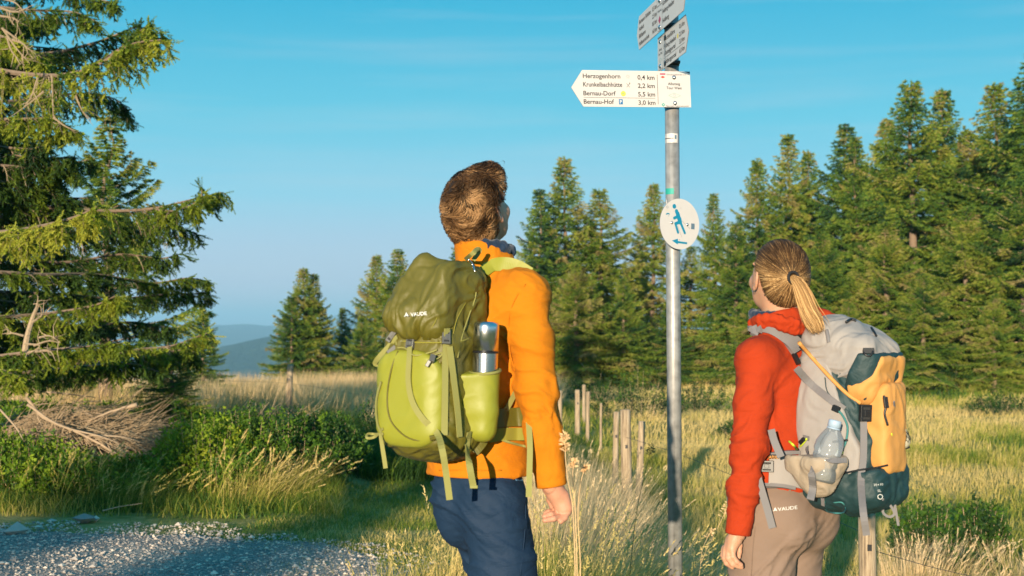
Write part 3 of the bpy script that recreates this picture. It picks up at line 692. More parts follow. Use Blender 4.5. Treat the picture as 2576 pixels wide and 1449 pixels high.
addm(26000, px2u(1700), px2u(3000), 6.9, 9.6, .10, .30, (.004, .008), tb=-.14)
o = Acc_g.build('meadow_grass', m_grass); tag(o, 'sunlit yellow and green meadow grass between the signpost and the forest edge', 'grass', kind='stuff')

# dry tufts round the fence posts and below the man's hand
Acc_g = Acc()
for px, d, h in [(1500, 10.6, .8), (1545, 11, .5), (1470, 10.2, .75), (1440, 9.6, .8), (1515, 9.4, .5), (1630, 10.4, .4), (1480, 11.8, .8), (1420, 10.8, .8), (1570, 10.0, .36), (1450, 12.4, .75), (1625, 9.6, .36), (1400, 9.0, .7)]:
    tuft(px, d, .34, 620, h * .5, h, .80, None, Acc_g, lean=.35, wd=(.003, .006), headp=.04, bias=(.12, 0))
for px, d, h in [(2290, 9.5, .45), (2330, 9.2, .5), (2370, 10, .4), (2600, 9.5, .4), (2450, 8.8, .3), (1750, 9, .3), (1800, 9.6, .4)]:
    tuft(px, d, .3, 380, h * .5, h, .78, None, Acc_g, lean=.4, wd=(.003, .005), headp=.1, bias=(.15, 0))
o = Acc_g.build('dry_tufts', m_straw); tag(o, 'tall sunlit straw coloured tufts round the fence posts right of the man', 'grass', kind='stuff')
Acc_g = Acc()
for px, d, h in [(1390, 6.6, .50), (1440, 6.3, .52), (1490, 6.5, .5), (1540, 6.4, .46), (1590, 6.7, .44), (1620, 7.0, .42), (1460, 7.2, .55), (1530, 7.4, .5), (1400, 7.6, .5), (1590, 7.6, .46), (1650, 7.0, .36), (1500, 5.7, .40), (1420, 5.7, .42), (1740, 7.0, .34), (1790, 7.3, .4)]:
    tuft(px, d, .22, 520, h * .55, h, .42, None, Acc_g, lean=.45, wd=(.0025, .0045), headp=.02)
    tuft(px + 10, d, .24, 90, h * .8, h * 1.45, .86, None, Acc_g, lean=.45, wd=(.0022, .0035), headp=.3, hl=(.05, .09), ht=.9)
o = Acc_g.build('foreground_grass', m_grass); tag(o, 'green grass with tan stalks at the foot of the signpost', 'grass', kind='stuff')
Acc_g = Acc()
for px, d, h in [(1150, 7.0, .16), (1080, 7.2, .14), (1010, 7.3, .13), (1120, 6.6, .14), (1180, 7.4, .2), (1050, 6.8, .12)]:
    tuft(px, d, .26, 700, h * .4, h, .5, None, Acc_g, lean=.6, wd=(.004, .007)); tuft(px, d, .25, 60, h, h * 2.6, .85, None, Acc_g, lean=.6, wd=(.002, .004), headp=.3)
for px, d, h in [(1160, 6.9, .62), (1175, 7.0, .55), (1130, 7.2, .35)]: tuft(px, d, .12, 60, h * .5, h, .85, None, Acc_g, lean=.3, wd=(.0025, .004), headp=.4)
o = Acc_g.build('clover_turf', m_grass); tag(o, 'low green turf with dry blades beside the man\'s left leg', 'grass', kind='stuff')

# single tall flowering stalks
def stalk(pts, label, spk=14, r=.0014, s=.02, tt=.8):
    pts = [np.array([pts[0][0] - .02, pts[0][1], float(ground_z(pts[0][0], pts[0][1])) - .02])] + list(pts)
    P = smoothpath(pts, 6); c = P[0].copy(); root = empty('grass_stalk', c, label=label, cat='grass stalk')
    V, F = tube(P - c, np.linspace(r * 1.5, r * .6, len(P)), 5); mesh_np('stem', V, fixq(F), m_straw, root, True, tint=np.full(len(V), tt))
    a = Acc()
    for k in range(spk):
        f = .88 + .12 * k / spk; p = np.array([np.interp(f, np.linspace(0, 1, len(P)), P[:, i]) for i in range(3)]) - c
        for q in range(3):
            d = rng.normal(0, 1, 3) * [1, 1, .5] + [0, 0, .7]; d /= np.linalg.norm(d); e = p + d * s * (1.5 - f)
            a.add(*[v if i == 0 else v for i, v in enumerate(tube(np.array([p, e]), .0005, 3, False))], tt)
            s3 = np.cross(d, [.3, .5, .2]); s3 /= np.linalg.norm(s3)
            a.add(np.array([e - s3 * .003, e + s3 * .003, e + d * .012 + [0, 0, -.004]]), [[0, 1, 2]], tt); a.add(np.array([e - [0, 0, .003], e + [0, 0, .003], e + d * .012]), [[0, 1, 2]], tt)
    a.build('seed_head', m_straw, root)
stalk([W(1446, 1560, 3.74), W(1442, 1300, 3.74), W(1426, 1190, 3.74), W(1420, 1090, 3.74)], 'tall grass stalk with feathery seed head against the orange cuff', 15, s=.011)
stalk([W(1452, 1560, 3.8), W(1446, 1260, 3.8), W(1440, 1200, 3.8), W(1446, 1155, 3.8)], 'grass stalk bending right just beside the man\'s hand', 10, s=.007)
stalk([W(1460, 1500, 3.9), W(1454, 1300, 3.9), W(1462, 1210, 3.9), W(1476, 1172, 3.9)], 'pale ear of grass leaning right of the man\'s hand', 14, s=.006)
stalk([W(1740, 1500, 6.6), W(1770, 1400, 6.6), W(1800, 1340, 6.6), W(1835, 1265, 6.6)], 'leaning grass stalk between the signpost and the woman\'s hand', 12, s=.03)
stalk([W(1745, 1520, 6.4), W(1760, 1440, 6.4), W(1768, 1380, 6.4), W(1792, 1330, 6.4)], 'short tan stalk at the right foot of the signpost', 8, s=.02)
stalk([W(1580, 1500, 6.0), W(1600, 1300, 6.0), W(1625, 1180, 6.0), W(1640, 1120, 6.0)], 'dark thin stalk rising between fence post and signpost', 10, s=.02, tt=.1)

# ------------------------------------------------------------------ shrubs
def leaves(P, D, size, T, ar=.45):
    n = len(P); s = np.cross(D, rng.normal(size=(n, 3))); s /= np.linalg.norm(s, axis=1)[:, None]
    l = size[:, None]; wv = s * l * ar * .5
    V = np.stack([P, P + D * l * .5 - wv, P + D * l, P + D * l * .5 + wv], 1).reshape(-1, 3)
    return V, np.arange(4 * n).reshape(-1, 4), np.repeat(T, 4)
def shrub(px, d, rx, rz, label, n=6400, t=.5, size=(.022, .046), seed=0, name='bilberry_shrub', cat='shrub', group='low shrubs on the bank'):
    c = W(px, 900, d); gz = float(ground_z(c[0], d)); root = empty(name, (c[0], d, gz), label=label, cat=cat, group=group)
    ns = int(n / 26); a = rng.random(ns) * 6.28; rr = rx * rng.random(ns) ** .5; bx, by = np.cos(a) * rr, np.sin(a) * rr
    top = rz * np.sqrt(np.clip(1 - (rr / rx) ** 2, 0, 1)) * rng.uniform(.72, 1.12, ns) + .05
    top *= 1 + .3 * fbm(bx * 4, by * 4, 0, seed + 70, 2)
    S = Acc(); tips = np.stack([bx * 1.08 + rng.normal(0, .02, ns), by * 1.08 + rng.normal(0, .02, ns), top], 1)
    roots = np.stack([bx * .7, by * .7, np.zeros(ns) - .03], 1)
    for k in range(0, ns, 3): S.add(*tube(np.array([roots[k], (roots[k] + tips[k]) / 2, tips[k]]), [.004, .003, .001], 3, False))
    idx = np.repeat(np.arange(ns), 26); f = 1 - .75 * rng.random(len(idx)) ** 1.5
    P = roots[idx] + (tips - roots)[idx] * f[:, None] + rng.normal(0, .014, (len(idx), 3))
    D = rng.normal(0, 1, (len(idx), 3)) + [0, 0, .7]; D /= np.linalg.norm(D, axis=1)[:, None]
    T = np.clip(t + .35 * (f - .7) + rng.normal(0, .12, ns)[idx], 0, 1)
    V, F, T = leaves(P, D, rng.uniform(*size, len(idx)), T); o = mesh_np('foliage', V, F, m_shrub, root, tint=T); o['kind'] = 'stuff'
    o = S.build('stems', m_twig, root); o['kind'] = 'stuff'
for k, (px, d, rx, rz, t, lb) in enumerate([  # low t paints shade into the shaded shrubs, higher t the lit ones
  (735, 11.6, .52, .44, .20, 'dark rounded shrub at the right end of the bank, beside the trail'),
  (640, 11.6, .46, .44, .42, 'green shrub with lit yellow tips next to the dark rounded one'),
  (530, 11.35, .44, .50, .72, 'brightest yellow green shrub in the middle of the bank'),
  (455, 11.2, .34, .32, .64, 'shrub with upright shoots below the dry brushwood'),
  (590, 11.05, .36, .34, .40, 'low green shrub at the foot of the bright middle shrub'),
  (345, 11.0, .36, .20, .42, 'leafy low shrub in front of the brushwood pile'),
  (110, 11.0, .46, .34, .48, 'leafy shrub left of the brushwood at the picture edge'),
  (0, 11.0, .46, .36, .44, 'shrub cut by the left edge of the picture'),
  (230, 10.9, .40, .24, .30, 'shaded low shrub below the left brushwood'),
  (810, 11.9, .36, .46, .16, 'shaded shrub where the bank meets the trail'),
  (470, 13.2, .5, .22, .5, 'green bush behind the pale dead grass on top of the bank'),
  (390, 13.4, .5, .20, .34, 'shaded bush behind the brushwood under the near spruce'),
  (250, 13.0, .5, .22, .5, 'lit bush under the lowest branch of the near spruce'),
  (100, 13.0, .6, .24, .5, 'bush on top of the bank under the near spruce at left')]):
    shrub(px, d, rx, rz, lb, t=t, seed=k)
for k, (px, d, rx, rz, lb) in enumerate([
  (2325, 10.8, .25, .40, 'dark green shrub in the meadow just right of the grey rucksack'), (2455, 11.2, .24, .38, 'dark green shrub further right in the meadow'),
  (1600, 24, .9, .7, 'dark low juniper in the meadow behind the fence posts'), (2420, 9.6, .3, .2, 'small shaded shrub low in the meadow at right'),
  (1745, 27, .8, .5, 'low dark clump in the meadow immediately right of the signpost'), (1905, 21, .6, .3, 'low clump in the meadow just left of the red sleeve'), (2390, 33, 1.1, .5, 'long low clump near the forest edge at right'), (2520, 26, .8, .35, 'low clump in the golden grass near the right picture edge'), (1480, 29, .9, .5, 'clump behind the small distant fence posts'),
  (1010, 15, .7, .5, 'shaded bush beside the trail left of the green backpack')]):
    shrub(px, d, rx, rz, lb, n=4200, t=.10, seed=30 + k, size=(.024, .05), group='dark shrubs in the meadow')

# seedling spruce before the straw
for px, d, h, lb in [(437, 12.8, .95, 'seedling spruce with one straight leader in front of the straw meadow')]:
    c = W(px, 900, d); o = copy_tree(PROTO[2]); s = h / 8; o.location = (c[0], d, float(ground_z(c[0], d)) - .05); o.scale = (s * 1.7, s * 1.7, s); tag(o, lb, 'spruce seedling'); del o['group']

# ------------------------------------------------------------------ brushwood on the bank
brush = [(((68, 1002, 11.9), (110, 1050, 11.8), (200, 1090, 11.7), (290, 1140, 11.6), (300, 1165, 11.6)), .026, 'long pale dead branch slanting down across the brushwood'),
         (((345, 1018, 11.9), (280, 1036, 11.9), (220, 1060, 11.9)), .030, 'thick cut branch lying on the brushwood, its end to the upper right'),
         (((70, 1018, 11.7), (150, 1070, 11.6), (260, 1100, 11.5), (330, 1130, 11.5)), .016, 'forked dead branch lying beside the longest one'),
         (((230, 1095, 11.6), (310, 1100, 11.6), (370, 1118, 11.6)), .014, 'thin dead branch pointing to the middle shrub'),
         (((0, 1030, 11.6), (40, 1075, 11.5), (60, 1110, 11.4)), .015, 'short dead branch at the left edge of the pile'),
         (((100, 985, 12), (160, 990, 12), (240, 1000, 12)), .014, 'dead branch along the top of the pile'),
         (((258, 1285, 10.4), (300, 1275, 10.4), (358, 1266, 10.4)), .008, 'lone bleached stick lying on the grass below the brushwood')]
for pts, r_, lb in brush:
    P = smoothpath([W(p[0], p[1], p[2] - .4) for p in pts], 6); c = P[0].copy()
    root = empty('dead_branch', c, label=lb, cat='branch')
    r_ = r_ * .62
    V, F = tube(P - c, np.linspace(r_, r_ * .35, len(P)) * (1 + .12 * rng.normal(size=len(P))), 7); mesh_np('wood', V, fixq(F), m_deadw, root, True)
    a = Acc()
    for k in range(16):
        i = rng.integers(1, len(P) - 1); dv = P[i + 1] - P[i - 1]; dv /= np.linalg.norm(dv); q = [P[i] - c]
        d = dv + rng.normal(0, .6, 3); l = rng.uniform(.08, .3)
        for s in range(4): d = d / np.linalg.norm(d) + rng.normal(0, .15, 3); q.append(q[-1] + d / np.linalg.norm(d) * l / 4)
        a.add(*tube(np.array(q), [.005, .004, .003, .002, .001], 4))
    if r_ > .01: a.build('side_twigs', m_deadw, root)['kind'] = 'stuff'
a = Acc()
for k in range(3100):
    if k < 2800: px, py, d = rng.uniform(-40, 345), 0, rng.uniform(11.3, 12.2); zz = .12 + .34 * rng.random() ** .7 * (1 - abs(px - 190) / 430)
    else: px, d = rng.uniform(540, 740), rng.uniform(11.9, 12.3); zz = .02 + .16 * rng.random()
    c = W(px, 900, d); p = np.array([c[0], d, float(ground_z(c[0], d)) + zz])
    th = rng.normal(-.35, .5) if k < 2800 else rng.normal(.6, .3); l = rng.uniform(.12, .5)
    v = np.array([math.cos(th), rng.normal(0, .5), math.sin(th)]) * l
    a.add(*tube(np.array([p, p + v * .5 + rng.normal(0, .015, 3), p + v + rng.normal(0, .03, 3)]), [.004, .003, .0012], 3, False), rng.random())
tag(a.build('brushwood', m_twig), 'heap of fine dry twigs on top of the bank below the near spruce', 'brushwood', kind='stuff')

# ------------------------------------------------------------------ air
m, n, o_ = M('clear_evening_air')
v = nd(n, 'ShaderNodeVolumePrincipled', {'Color': (.40, .74, 1, 1), 'Density': 2.3e-4, 'Anisotropy': 0.0}); n.links.new(v.outputs[0], o_.inputs['Volume'])
hz = box('haze', (0, 5500, -245), (30000, 20000, 760), m); tag(hz, 'thin blue haze filling the valley between the meadow and the far hills', 'haze', kind='stuff')
# ================================================================== organic shapes: distance fields meshed with surface nets
class Field:
    def __init__(s, lo, hi, h=.005):
        s.lo = np.array(lo, float); s.h = h; s.n = (np.ceil((np.array(hi) - s.lo) / h)).astype(int) + 1
        s.D = np.full(s.n, .06, np.float32)
        s.ax = [s.lo[i] + np.arange(s.n[i]) * h for i in range(3)]
    def copy(s):
        f = Field.__new__(Field); f.__dict__.update(s.__dict__); f.D = s.D.copy(); return f
    def block(s, lo, hi):
        l0 = np.array([a[0] for a in s.ax]); i0 = np.clip(np.floor((np.array(lo) - l0) / s.h).astype(int), 0, s.n - 1); i1 = np.clip(np.ceil((np.array(hi) - l0) / s.h).astype(int) + 1, 0, s.n)
        sl = tuple(slice(a, b) for a, b in zip(i0, i1))
        return sl, np.meshgrid(*[s.ax[i][sl[i]] for i in range(3)], indexing='ij', sparse=True)
    def put(s, fn, lo, hi, k=.01, op='add', m=.045):
        sl, g = s.block(np.array(lo) - m, np.array(hi) + m)
        if 0 in s.D[sl].shape: return s
        d = fn(*g).astype(np.float32); D = s.D[sl]
        if op == 'add':
            q = np.maximum(k - np.abs(D - d), 0) / max(k, 1e-6); s.D[sl] = np.minimum(D, d) - q * q * k * .25
        else:   # cut away d<0
            d = -d; q = np.maximum(k - np.abs(D - d), 0) / max(k, 1e-6); s.D[sl] = np.maximum(D, d) + q * q * k * .25
        return s
    def cone(s, a, b, ra, rb, k=.01, sq=(1, 1, 1), op='add'):
        a, b, sq = np.array(a, float), np.array(b, float), np.array(sq, float)
        A, B = a / sq, b / sq; v = B - A; L2 = (v @ v) + 1e-12
        def fn(x, y, z):
            x, y, z = x / sq[0] - A[0], y / sq[1] - A[1], z / sq[2] - A[2]
            t = np.clip((x * v[0] + y * v[1] + z * v[2]) / L2, 0, 1)
            return np.sqrt((x - v[0] * t) ** 2 + (y - v[1] * t) ** 2 + (z - v[2] * t) ** 2) - (ra + (rb - ra) * t)
        r = max(ra, rb) * sq.max(); return s.put(fn, np.minimum(a, b) - r, np.maximum(a, b) + r, k, op)
    def chain(s, P, r, k=.01, sq=(1, 1, 1)):
        for i in range(len(P) - 1): s.cone(P[i], P[i + 1], r[i], r[i + 1], k, sq)
        return s
    def ell(s, c, r, k=.01, rot=None, op='add'):
        c, r = np.array(c, float), np.array(r, float); m = np.eye(3) if rot is None else np.array(rot)
        def fn(x, y, z):
            x, y, z = x - c[0], y - c[1], z - c[2]
            u, v, w_ = [m[0, i] * x + m[1, i] * y + m[2, i] * z for i in range(3)]
            k0 = np.sqrt((u / r[0]) ** 2 + (v / r[1]) ** 2 + (w_ / r[2]) ** 2); k1 = np.sqrt((u / r[0] ** 2) ** 2 + (v / r[1] ** 2) ** 2 + (w_ / r[2] ** 2) ** 2) + 1e-9
            return k0 * (k0 - 1) / k1
        q = r.max(); return s.put(fn, c - q, c + q, k, op)
    def rbox(s, c, hf, rd=.02, k=.01, rot=None, op='add', taper=0):
        c, hf = np.array(c, float), np.array(hf, float); m = np.eye(3) if rot is None else np.array(rot)
        def fn(x, y, z):
            x, y, z = x - c[0], y - c[1], z - c[2]
            u, v, w_ = [m[0, i] * x + m[1, i] * y + m[2, i] * z for i in range(3)]
            tp_ = 1 + taper * w_ / hf[2]
            qx, qy, qz = np.abs(u) - hf[0] * tp_ + rd, np.abs(v) - hf[1] * tp_ + rd, np.abs(w_) - hf[2] + rd
            return np.sqrt(np.maximum(qx, 0) ** 2 + np.maximum(qy, 0) ** 2 + np.maximum(qz, 0) ** 2) + np.minimum(np.maximum(qx, np.maximum(qy, qz)), 0) - rd
        q = np.linalg.norm(hf) * (1 + abs(taper)); return s.put(fn, c - q, c + q, k, op)
    def plane(s, p, nrm, k=.004, lo=None, hi=None):
        """cut away the side the normal points to"""
        p, nrm = np.array(p, float), np.array(nrm, float) / np.linalg.norm(nrm)
        lo = s.lo if lo is None else lo; hi = s.lo + s.n * s.h if hi is None else hi
        return s.put(lambda x, y, z: -((x - p[0]) * nrm[0] + (y - p[1]) * nrm[1] + (z - p[2]) * nrm[2]), lo, hi, k, 'cut', 0)
    def panel(s, fn, off=.004, k=.004):
        """a layer lying on this shape: grown by off, kept where fn<0"""
        f = s.copy(); g = np.meshgrid(*f.ax, indexing='ij', sparse=True); d = np.broadcast_to(fn(*g), f.D.shape); D = f.D - off
        q = np.maximum(k - np.abs(D - d), 0) / k; f.D = (np.maximum(D, d) + q * q * k * .25).astype(np.float32); return f
    def sample(s, P):
        q = (np.asarray(P) - s.lo) / s.h; q = np.clip(q, 0, s.n - 1.001); i = q.astype(int); f = q - i; r = 0
        for a in (0, 1):
            for b in (0, 1):
                for c in (0, 1):
                    r = r + (f[..., 0] if a else 1 - f[..., 0]) * (f[..., 1] if b else 1 - f[..., 1]) * (f[..., 2] if c else 1 - f[..., 2]) * s.D[i[..., 0] + a, i[..., 1] + b, i[..., 2] + c]
        return r
    def grad(s, P):
        e = s.h; g = np.stack([s.sample(P + np.eye(3)[i] * e) - s.sample(P - np.eye(3)[i] * e) for i in range(3)], -1)
        return g / (np.linalg.norm(g, axis=-1)[..., None] + 1e-9)
    def mesh(s):
        D = s.D; S = D < 0; n = s.n
        c = np.zeros(n - 1, np.int8)
        for a in (0, 1):
            for b in (0, 1):
                for d in (0, 1): c += S[a:n[0] - 1 + a, b:n[1] - 1 + b, d:n[2] - 1 + d]
        act = np.argwhere((c > 0) & (c < 8)); idx = -np.ones(n - 1, np.int32); idx[tuple(act.T)] = np.arange(len(act))
        cr = np.array([(a, b, d) for a in (0, 1) for b in (0, 1) for d in (0, 1)]); val = np.stack([D[tuple((act + o).T)] for o in cr], 1)
        P = np.zeros((len(act), 3)); cnt = np.zeros(len(act))
        for i in range(8):
            for j in range(i + 1, 8):
                if np.abs(cr[i] - cr[j]).sum() != 1: continue
                x = (val[:, i] < 0) != (val[:, j] < 0); t = val[:, i] / (val[:, i] - val[:, j] + 1e-12)
                P[x] += cr[i] + (cr[j] - cr[i]) * t[x, None]; cnt[x] += 1
        V = s.lo + (act + P / cnt[:, None]) * s.h; Q = []
        for ax in range(3):
            u, v = (ax + 1) % 3, (ax + 2) % 3; sa = [slice(None)] * 3; sb = [slice(None)] * 3; sa[ax] = slice(0, -1); sb[ax] = slice(1, None)
            ch = S[tuple(sa)] != S[tuple(sb)]; e = np.argwhere(ch); e = e[(e[:, u] > 0) & (e[:, v] > 0) & (e[:, u] < n[u] - 1) & (e[:, v] < n[v] - 1)]
            du = np.eye(3, dtype=int)[u]; dv = np.eye(3, dtype=int)[v]
            q = np.stack([idx[tuple((e - du - dv).T)], idx[tuple((e - dv).T)], idx[tuple(e.T)], idx[tuple((e - du).T)]], 1)
            fl = S[tuple(e.T)]; q[~fl] = q[~fl][:, ::-1]; Q.append(q)
        return V, np.vstack(Q)
    def build(s, name, mat, parent=None, disp=None, smooth_it=1, **kw):
        V, F = s.mesh()
        for _ in range(smooth_it):
            A = np.zeros_like(V); c = np.zeros(len(V))
            for i in range(4):
                for j in (1, 3): np.add.at(A, F[:, i], V[F[:, (i + j) % 4]]); np.add.at(c, F[:, i], 1)
            V = V * .5 + .5 * A / np.maximum(c, 1)[:, None]
        if disp is not None:
            N = s.grad(V); V = V + N * disp(V, N)[:, None]
        return mesh_np(name, V, F, mat, parent, True, **kw)

def rotm(rx=0, ry=0, rz=0):
    return np.array((Matrix.Rotation(R(rz), 3, 'Z') @ Matrix.Rotation(R(ry), 3, 'Y') @ Matrix.Rotation(R(rx), 3, 'X')))

class Body:
    """local frame of a person: origin on the ground, x right, y forward, z up"""
    def __init__(s, x, y, z, deg):
        s.o = np.array([x, y, z]); c, q = math.cos(R(deg)), math.sin(R(deg)); s.M = np.array([[c, -q, 0], [q, c, 0], [0, 0, 1]]); s.deg = deg
    def loc(s, P): return (np.asarray(P) - s.o) @ s.M
    def wor(s, P): return s.o + np.asarray(P) @ s.M.T
    def L(s, px, py, d): return s.loc(W(px, py, d))
    def hit(s, fields, pts, off=0.0, tmax=6.0, fallback=None):
        """points where the line of sight through the pixels meets the shapes; returns local points, normals"""
        pts = np.atleast_2d(np.asarray(pts, float)); fields = fields if isinstance(fields, list) else [fields]
        d = np.array([W(p[0], p[1], 1.0) for p in pts]) - CAM; d /= np.linalg.norm(d, axis=1)[:, None]
        o = s.loc(CAM); dl = d @ s.M; t = np.full(len(pts), 3.0); done = np.zeros(len(pts), bool)
        for _ in range(700):
            P = o + dl * t[:, None]; D = np.min([np.where(((P > f.lo) & (P < f.lo + (f.n - 1) * f.h)).all(1), f.sample(P), .05) for f in fields], axis=0)
            done |= D < .0004; t = np.where(done, t, t + np.clip(D * .6, .0006, .03)); 
            if done.all() or (t > tmax).all(): break
        P = o + dl * t[:, None]
        if (~done).any(): 
            dd = fallback if fallback else (np.median(t[done]) if done.any() else 3.9)
            for i in np.where(~done)[0]: P[i] = o + dl[i] * dd
        Ds = np.array([f.sample(P) for f in fields]); G = np.array([f.grad(P) for f in fields]); b = Ds.argmin(0)
        N = G[b, np.arange(len(P))]; N[~done] = -dl[~done]
        return P + N * off, N

def text_mesh(body, size=1.0, sx=1.0, align='LEFT', bold=0.0):
    c = bpy.data.curves.new('lettering', 'FONT'); c.body = body; c.size = size; c.align_x = align; c.align_y = 'BOTTOM_BASELINE'; c.offset = bold; c.resolution_u = 3
    o = bpy.data.objects.new('lettering', c); COL.objects.link(o); dg = bpy.context.evaluated_depsgraph_get(); me = o.evaluated_get(dg).to_mesh()
    V = np.array([v.co[:] for v in me.vertices]).reshape(-1, 3); F = [tuple(p.vertices) for p in me.polygons]
    o.to_mesh_clear() if hasattr(o, 'to_mesh_clear') else None
    bpy.data.objects.remove(o); bpy.data.curves.remove(c)
    if len(V): V[:, 0] *= sx
    return V, F
# ================================================================== PEOPLE
def skinmat(name, col):
    m, n, o = M(name); t = nd(n, 'ShaderNodeTexCoord')
    a = nd(n, 'ShaderNodeTexNoise', {'Vector': t.outputs['Object'], 'Scale': 28.0, 'Detail': 5.0})
    c = nd(n, 'ShaderNodeMixRGB', {'Fac': a.outputs[0], 'Color1': (col[0], col[1] * .82, col[2] * .78, 1), 'Color2': (min(1, col[0] * 1.08), col[1] * 1.08, col[2] * 1.05, 1)})
    f = nd(n, 'ShaderNodeTexNoise', {'Vector': t.outputs['Object'], 'Scale': 260.0, 'Detail': 3.0}); b = nd(n, 'ShaderNodeBump', {'Height': f.outputs[0], 'Strength': .25, 'Distance': .001})
    p = nd(n, 'ShaderNodeBsdfPrincipled', {'Base Color': c.outputs[0], 'Roughness': .5, 'Subsurface Weight': .25, 'Subsurface Radius': (.012, .005, .003), 'Subsurface Scale': .6, 'Normal': b.outputs[0], 'Specular IOR Level': .35})
    n.links.new(p.outputs[0], o.inputs[0]); return m
def hairmat(name, stops):
    m, n, o = M(name); at = nd(n, 'ShaderNodeAttribute', attribute_name='tint'); r = ramp(n, at.outputs['Fac'], stops)
    p = nd(n, 'ShaderNodeBsdfPrincipled', {'Base Color': r.outputs[0], 'Roughness': .5, 'Specular IOR Level': .22, 'Specular Tint': (1, .8, .55, 1)}); n.links.new(p.outputs[0], o.inputs[0]); return m
m_skin = skinmat('skin', (.50, .27, .18)); m_skin_w = skinmat('skin_fair', (.50, .29, .19))
m_orange = cloth('orange_fleece', (.52, .162, .002), .9, .04, 240, .6, .0, wr=.014, wscale=(6, 6, 9)); m_red = cloth('red_fleece', (.36, .032, .004), .9, .05, 240, .6, .0, wr=.014, wscale=(7, 7, 9))
m_navy = cloth('navy_trousers', (.007, .025, .060), .75, .06, 1100, .3, .0, wr=.010, wscale=(9, 9, 22)); m_taupe = cloth('taupe_trousers', (.215, .148, .112), .8, .04, 1100, .3, .0, wr=.006, wscale=(7, 7, 12))
m_blue = cloth('dark_blue_cotton', (.006, .022, .055), .8)
m_boot = plain('boot_leather', (.06, .045, .035), .7, bump=.4)
m_hair = hairmat('brown_hair', [(0, (.012, .006, .003)), (.45, (.075, .037, .016)), (.8, (.20, .105, .045)), (1, (.36, .20, .09))])
m_blond = hairmat('dark_blond_hair', [(0, (.022, .012, .007)), (.4, (.11, .058, .025)), (.75, (.38, .22, .09)), (1, (.66, .43, .20))])
m_sole = plain('rubber', (.02, .02, .02), .8)
m_tooth = plain('eye', (.5, .5, .48), .3)

def wrinkles(amp, f=(14, 14, 22), s=0, ridged=True, mask=None, warp=.35, fine=0.0):
    def fn(V, N):
        x, y, z = V.T; wx = fbm(x * 5, y * 5, z * 5, s + 50, 2) * warp
        a = fbm(x * f[0] + wx * 6, y * f[1] + wx * 4, z * f[2] + wx * 6, s, 3)
        d = (np.clip(1 - np.abs(a) * 2.6, 0, 1) ** 1.7 - .3) * 1.25 * amp if ridged else a * amp
        d = d + fine * fbm(x * 60, y * 60, z * 60, s + 9, 2)
        return d * (mask(V) if mask is not None else 1)
    return fn

def head(f, Hm, hc, w_=1.0, k=.012, ear=.8):
    """skull, face and ears in the body field; Hm head rotation, hc head centre"""
    T = lambda p: hc + Hm @ (np.array(p) * w_)
    e = lambda c, r, k=k, rot=None, op='add': f.ell(T(c), np.array(r) * w_, k, Hm if rot is None else Hm @ rot, op)
    e((0, -.012, .022), (.074, .094, .086)); e((0, .028, -.03), (.062, .062, .074), .03); e((0, .045, -.072), (.046, .045, .036), .025); e((0, .082, -.094), (.020, .016, .016), .02)
    for q in (-1, 1):
        e((q * .034, .074, -.026), (.022, .020, .022), .02)              # cheek
        e((q * .030, .093, .012), (.017, .014, .012), .008, op='cut')    # eye socket
        e((q * .030, .078, .011), (.014, .012, .012), .004)              # eyeball
        e((q * .028, .078, .032), (.022, .010, .008), .012)              # brow
        rm = rotm(12, 0, q * 22)
        e((q * .079, -.008, -.008), (.007, .019, .031), .004, rm); e((q * .083, -.005, -.004), (.006, .011, .017), .003, rm, 'cut'); e((q * .079, .000, -.033), (.006, .008, .010), .004, rm)
        e((q * .009, .104, -.034), (.006, .007, .006), .006)
    f.cone(T((0, .084, .014)), T((0, .106, -.030)), .006 * w_, .011 * w_, .010)
    e((0, .098, -.060), (.022, .010, .006), .006); e((0, .097, -.071), (.019, .010, .007), .006); e((0, .110, -.0655), (.022, .006, .0016), .003, op='cut')
    return T

def strands(name, f, roots, flow, mat, parent, n_seg, step, wd, lift, tint, stop=None, wav=0, keep_off=True):
    """locks that follow the surface of field f along flow(P)"""
    P = roots.copy(); n = len(P); pts = [P.copy()]; alive = np.ones(n, bool); st = np.broadcast_to(step, (n,))
    for s in range(n_seg):
        N = f.grad(P); d = flow(P, N, s / n_seg); d = d - N * (d * N).sum(1)[:, None]; d /= np.linalg.norm(d, axis=1)[:, None] + 1e-9
        P2 = P + d * st[:, None]
        tgt = np.asarray(lift) * math.sin(math.pi * min(1, (s + 1) / n_seg)) + .0012
        g = f.grad(P2); P2 = P2 - g * (f.sample(P2) - tgt)[:, None] * .8
        if stop is not None: alive &= ~stop(P2)
        P = np.where(alive[:, None], P2, P); pts.append(P.copy())
    Q = np.stack(pts, 1); return ribbons(name, Q, wd, tint, mat, parent, f)
def ribbons(name, Q, wd, tint, mat, parent, f=None):
    n, m = Q.shape[:2]; T = np.gradient(Q, axis=1); T /= np.linalg.norm(T, axis=2)[..., None] + 1e-9
    N = f.grad(Q.reshape(-1, 3)).reshape(n, m, 3) if f is not None else np.broadcast_to(rng.normal(size=(n, 1, 3)), Q.shape)
    N = N + rng.normal(0, .35, (n, 1, 3))
    S = np.cross(T, N); S /= np.linalg.norm(S, axis=2)[..., None] + 1e-9
    w_ = wd * np.sin(np.linspace(.35, 3.0, m))[None, :, None] * .5 * rng.uniform(.7, 1.3, (n, 1, 1))
    V = np.stack([Q - S * w_, Q + S * w_], 2).reshape(-1, 3); b = (np.arange(n) * m * 2)[:, None]; i = np.arange(m - 1)[None] * 2
    F = np.stack([b + i, b + i + 1, b + i + 3, b + i + 2], -1).reshape(-1, 4)
    o = mesh_np(name, V, F, mat, parent, True, tint=np.repeat(np.clip(tint, 0, 1), m * 2)); o['kind'] = 'stuff'; return o

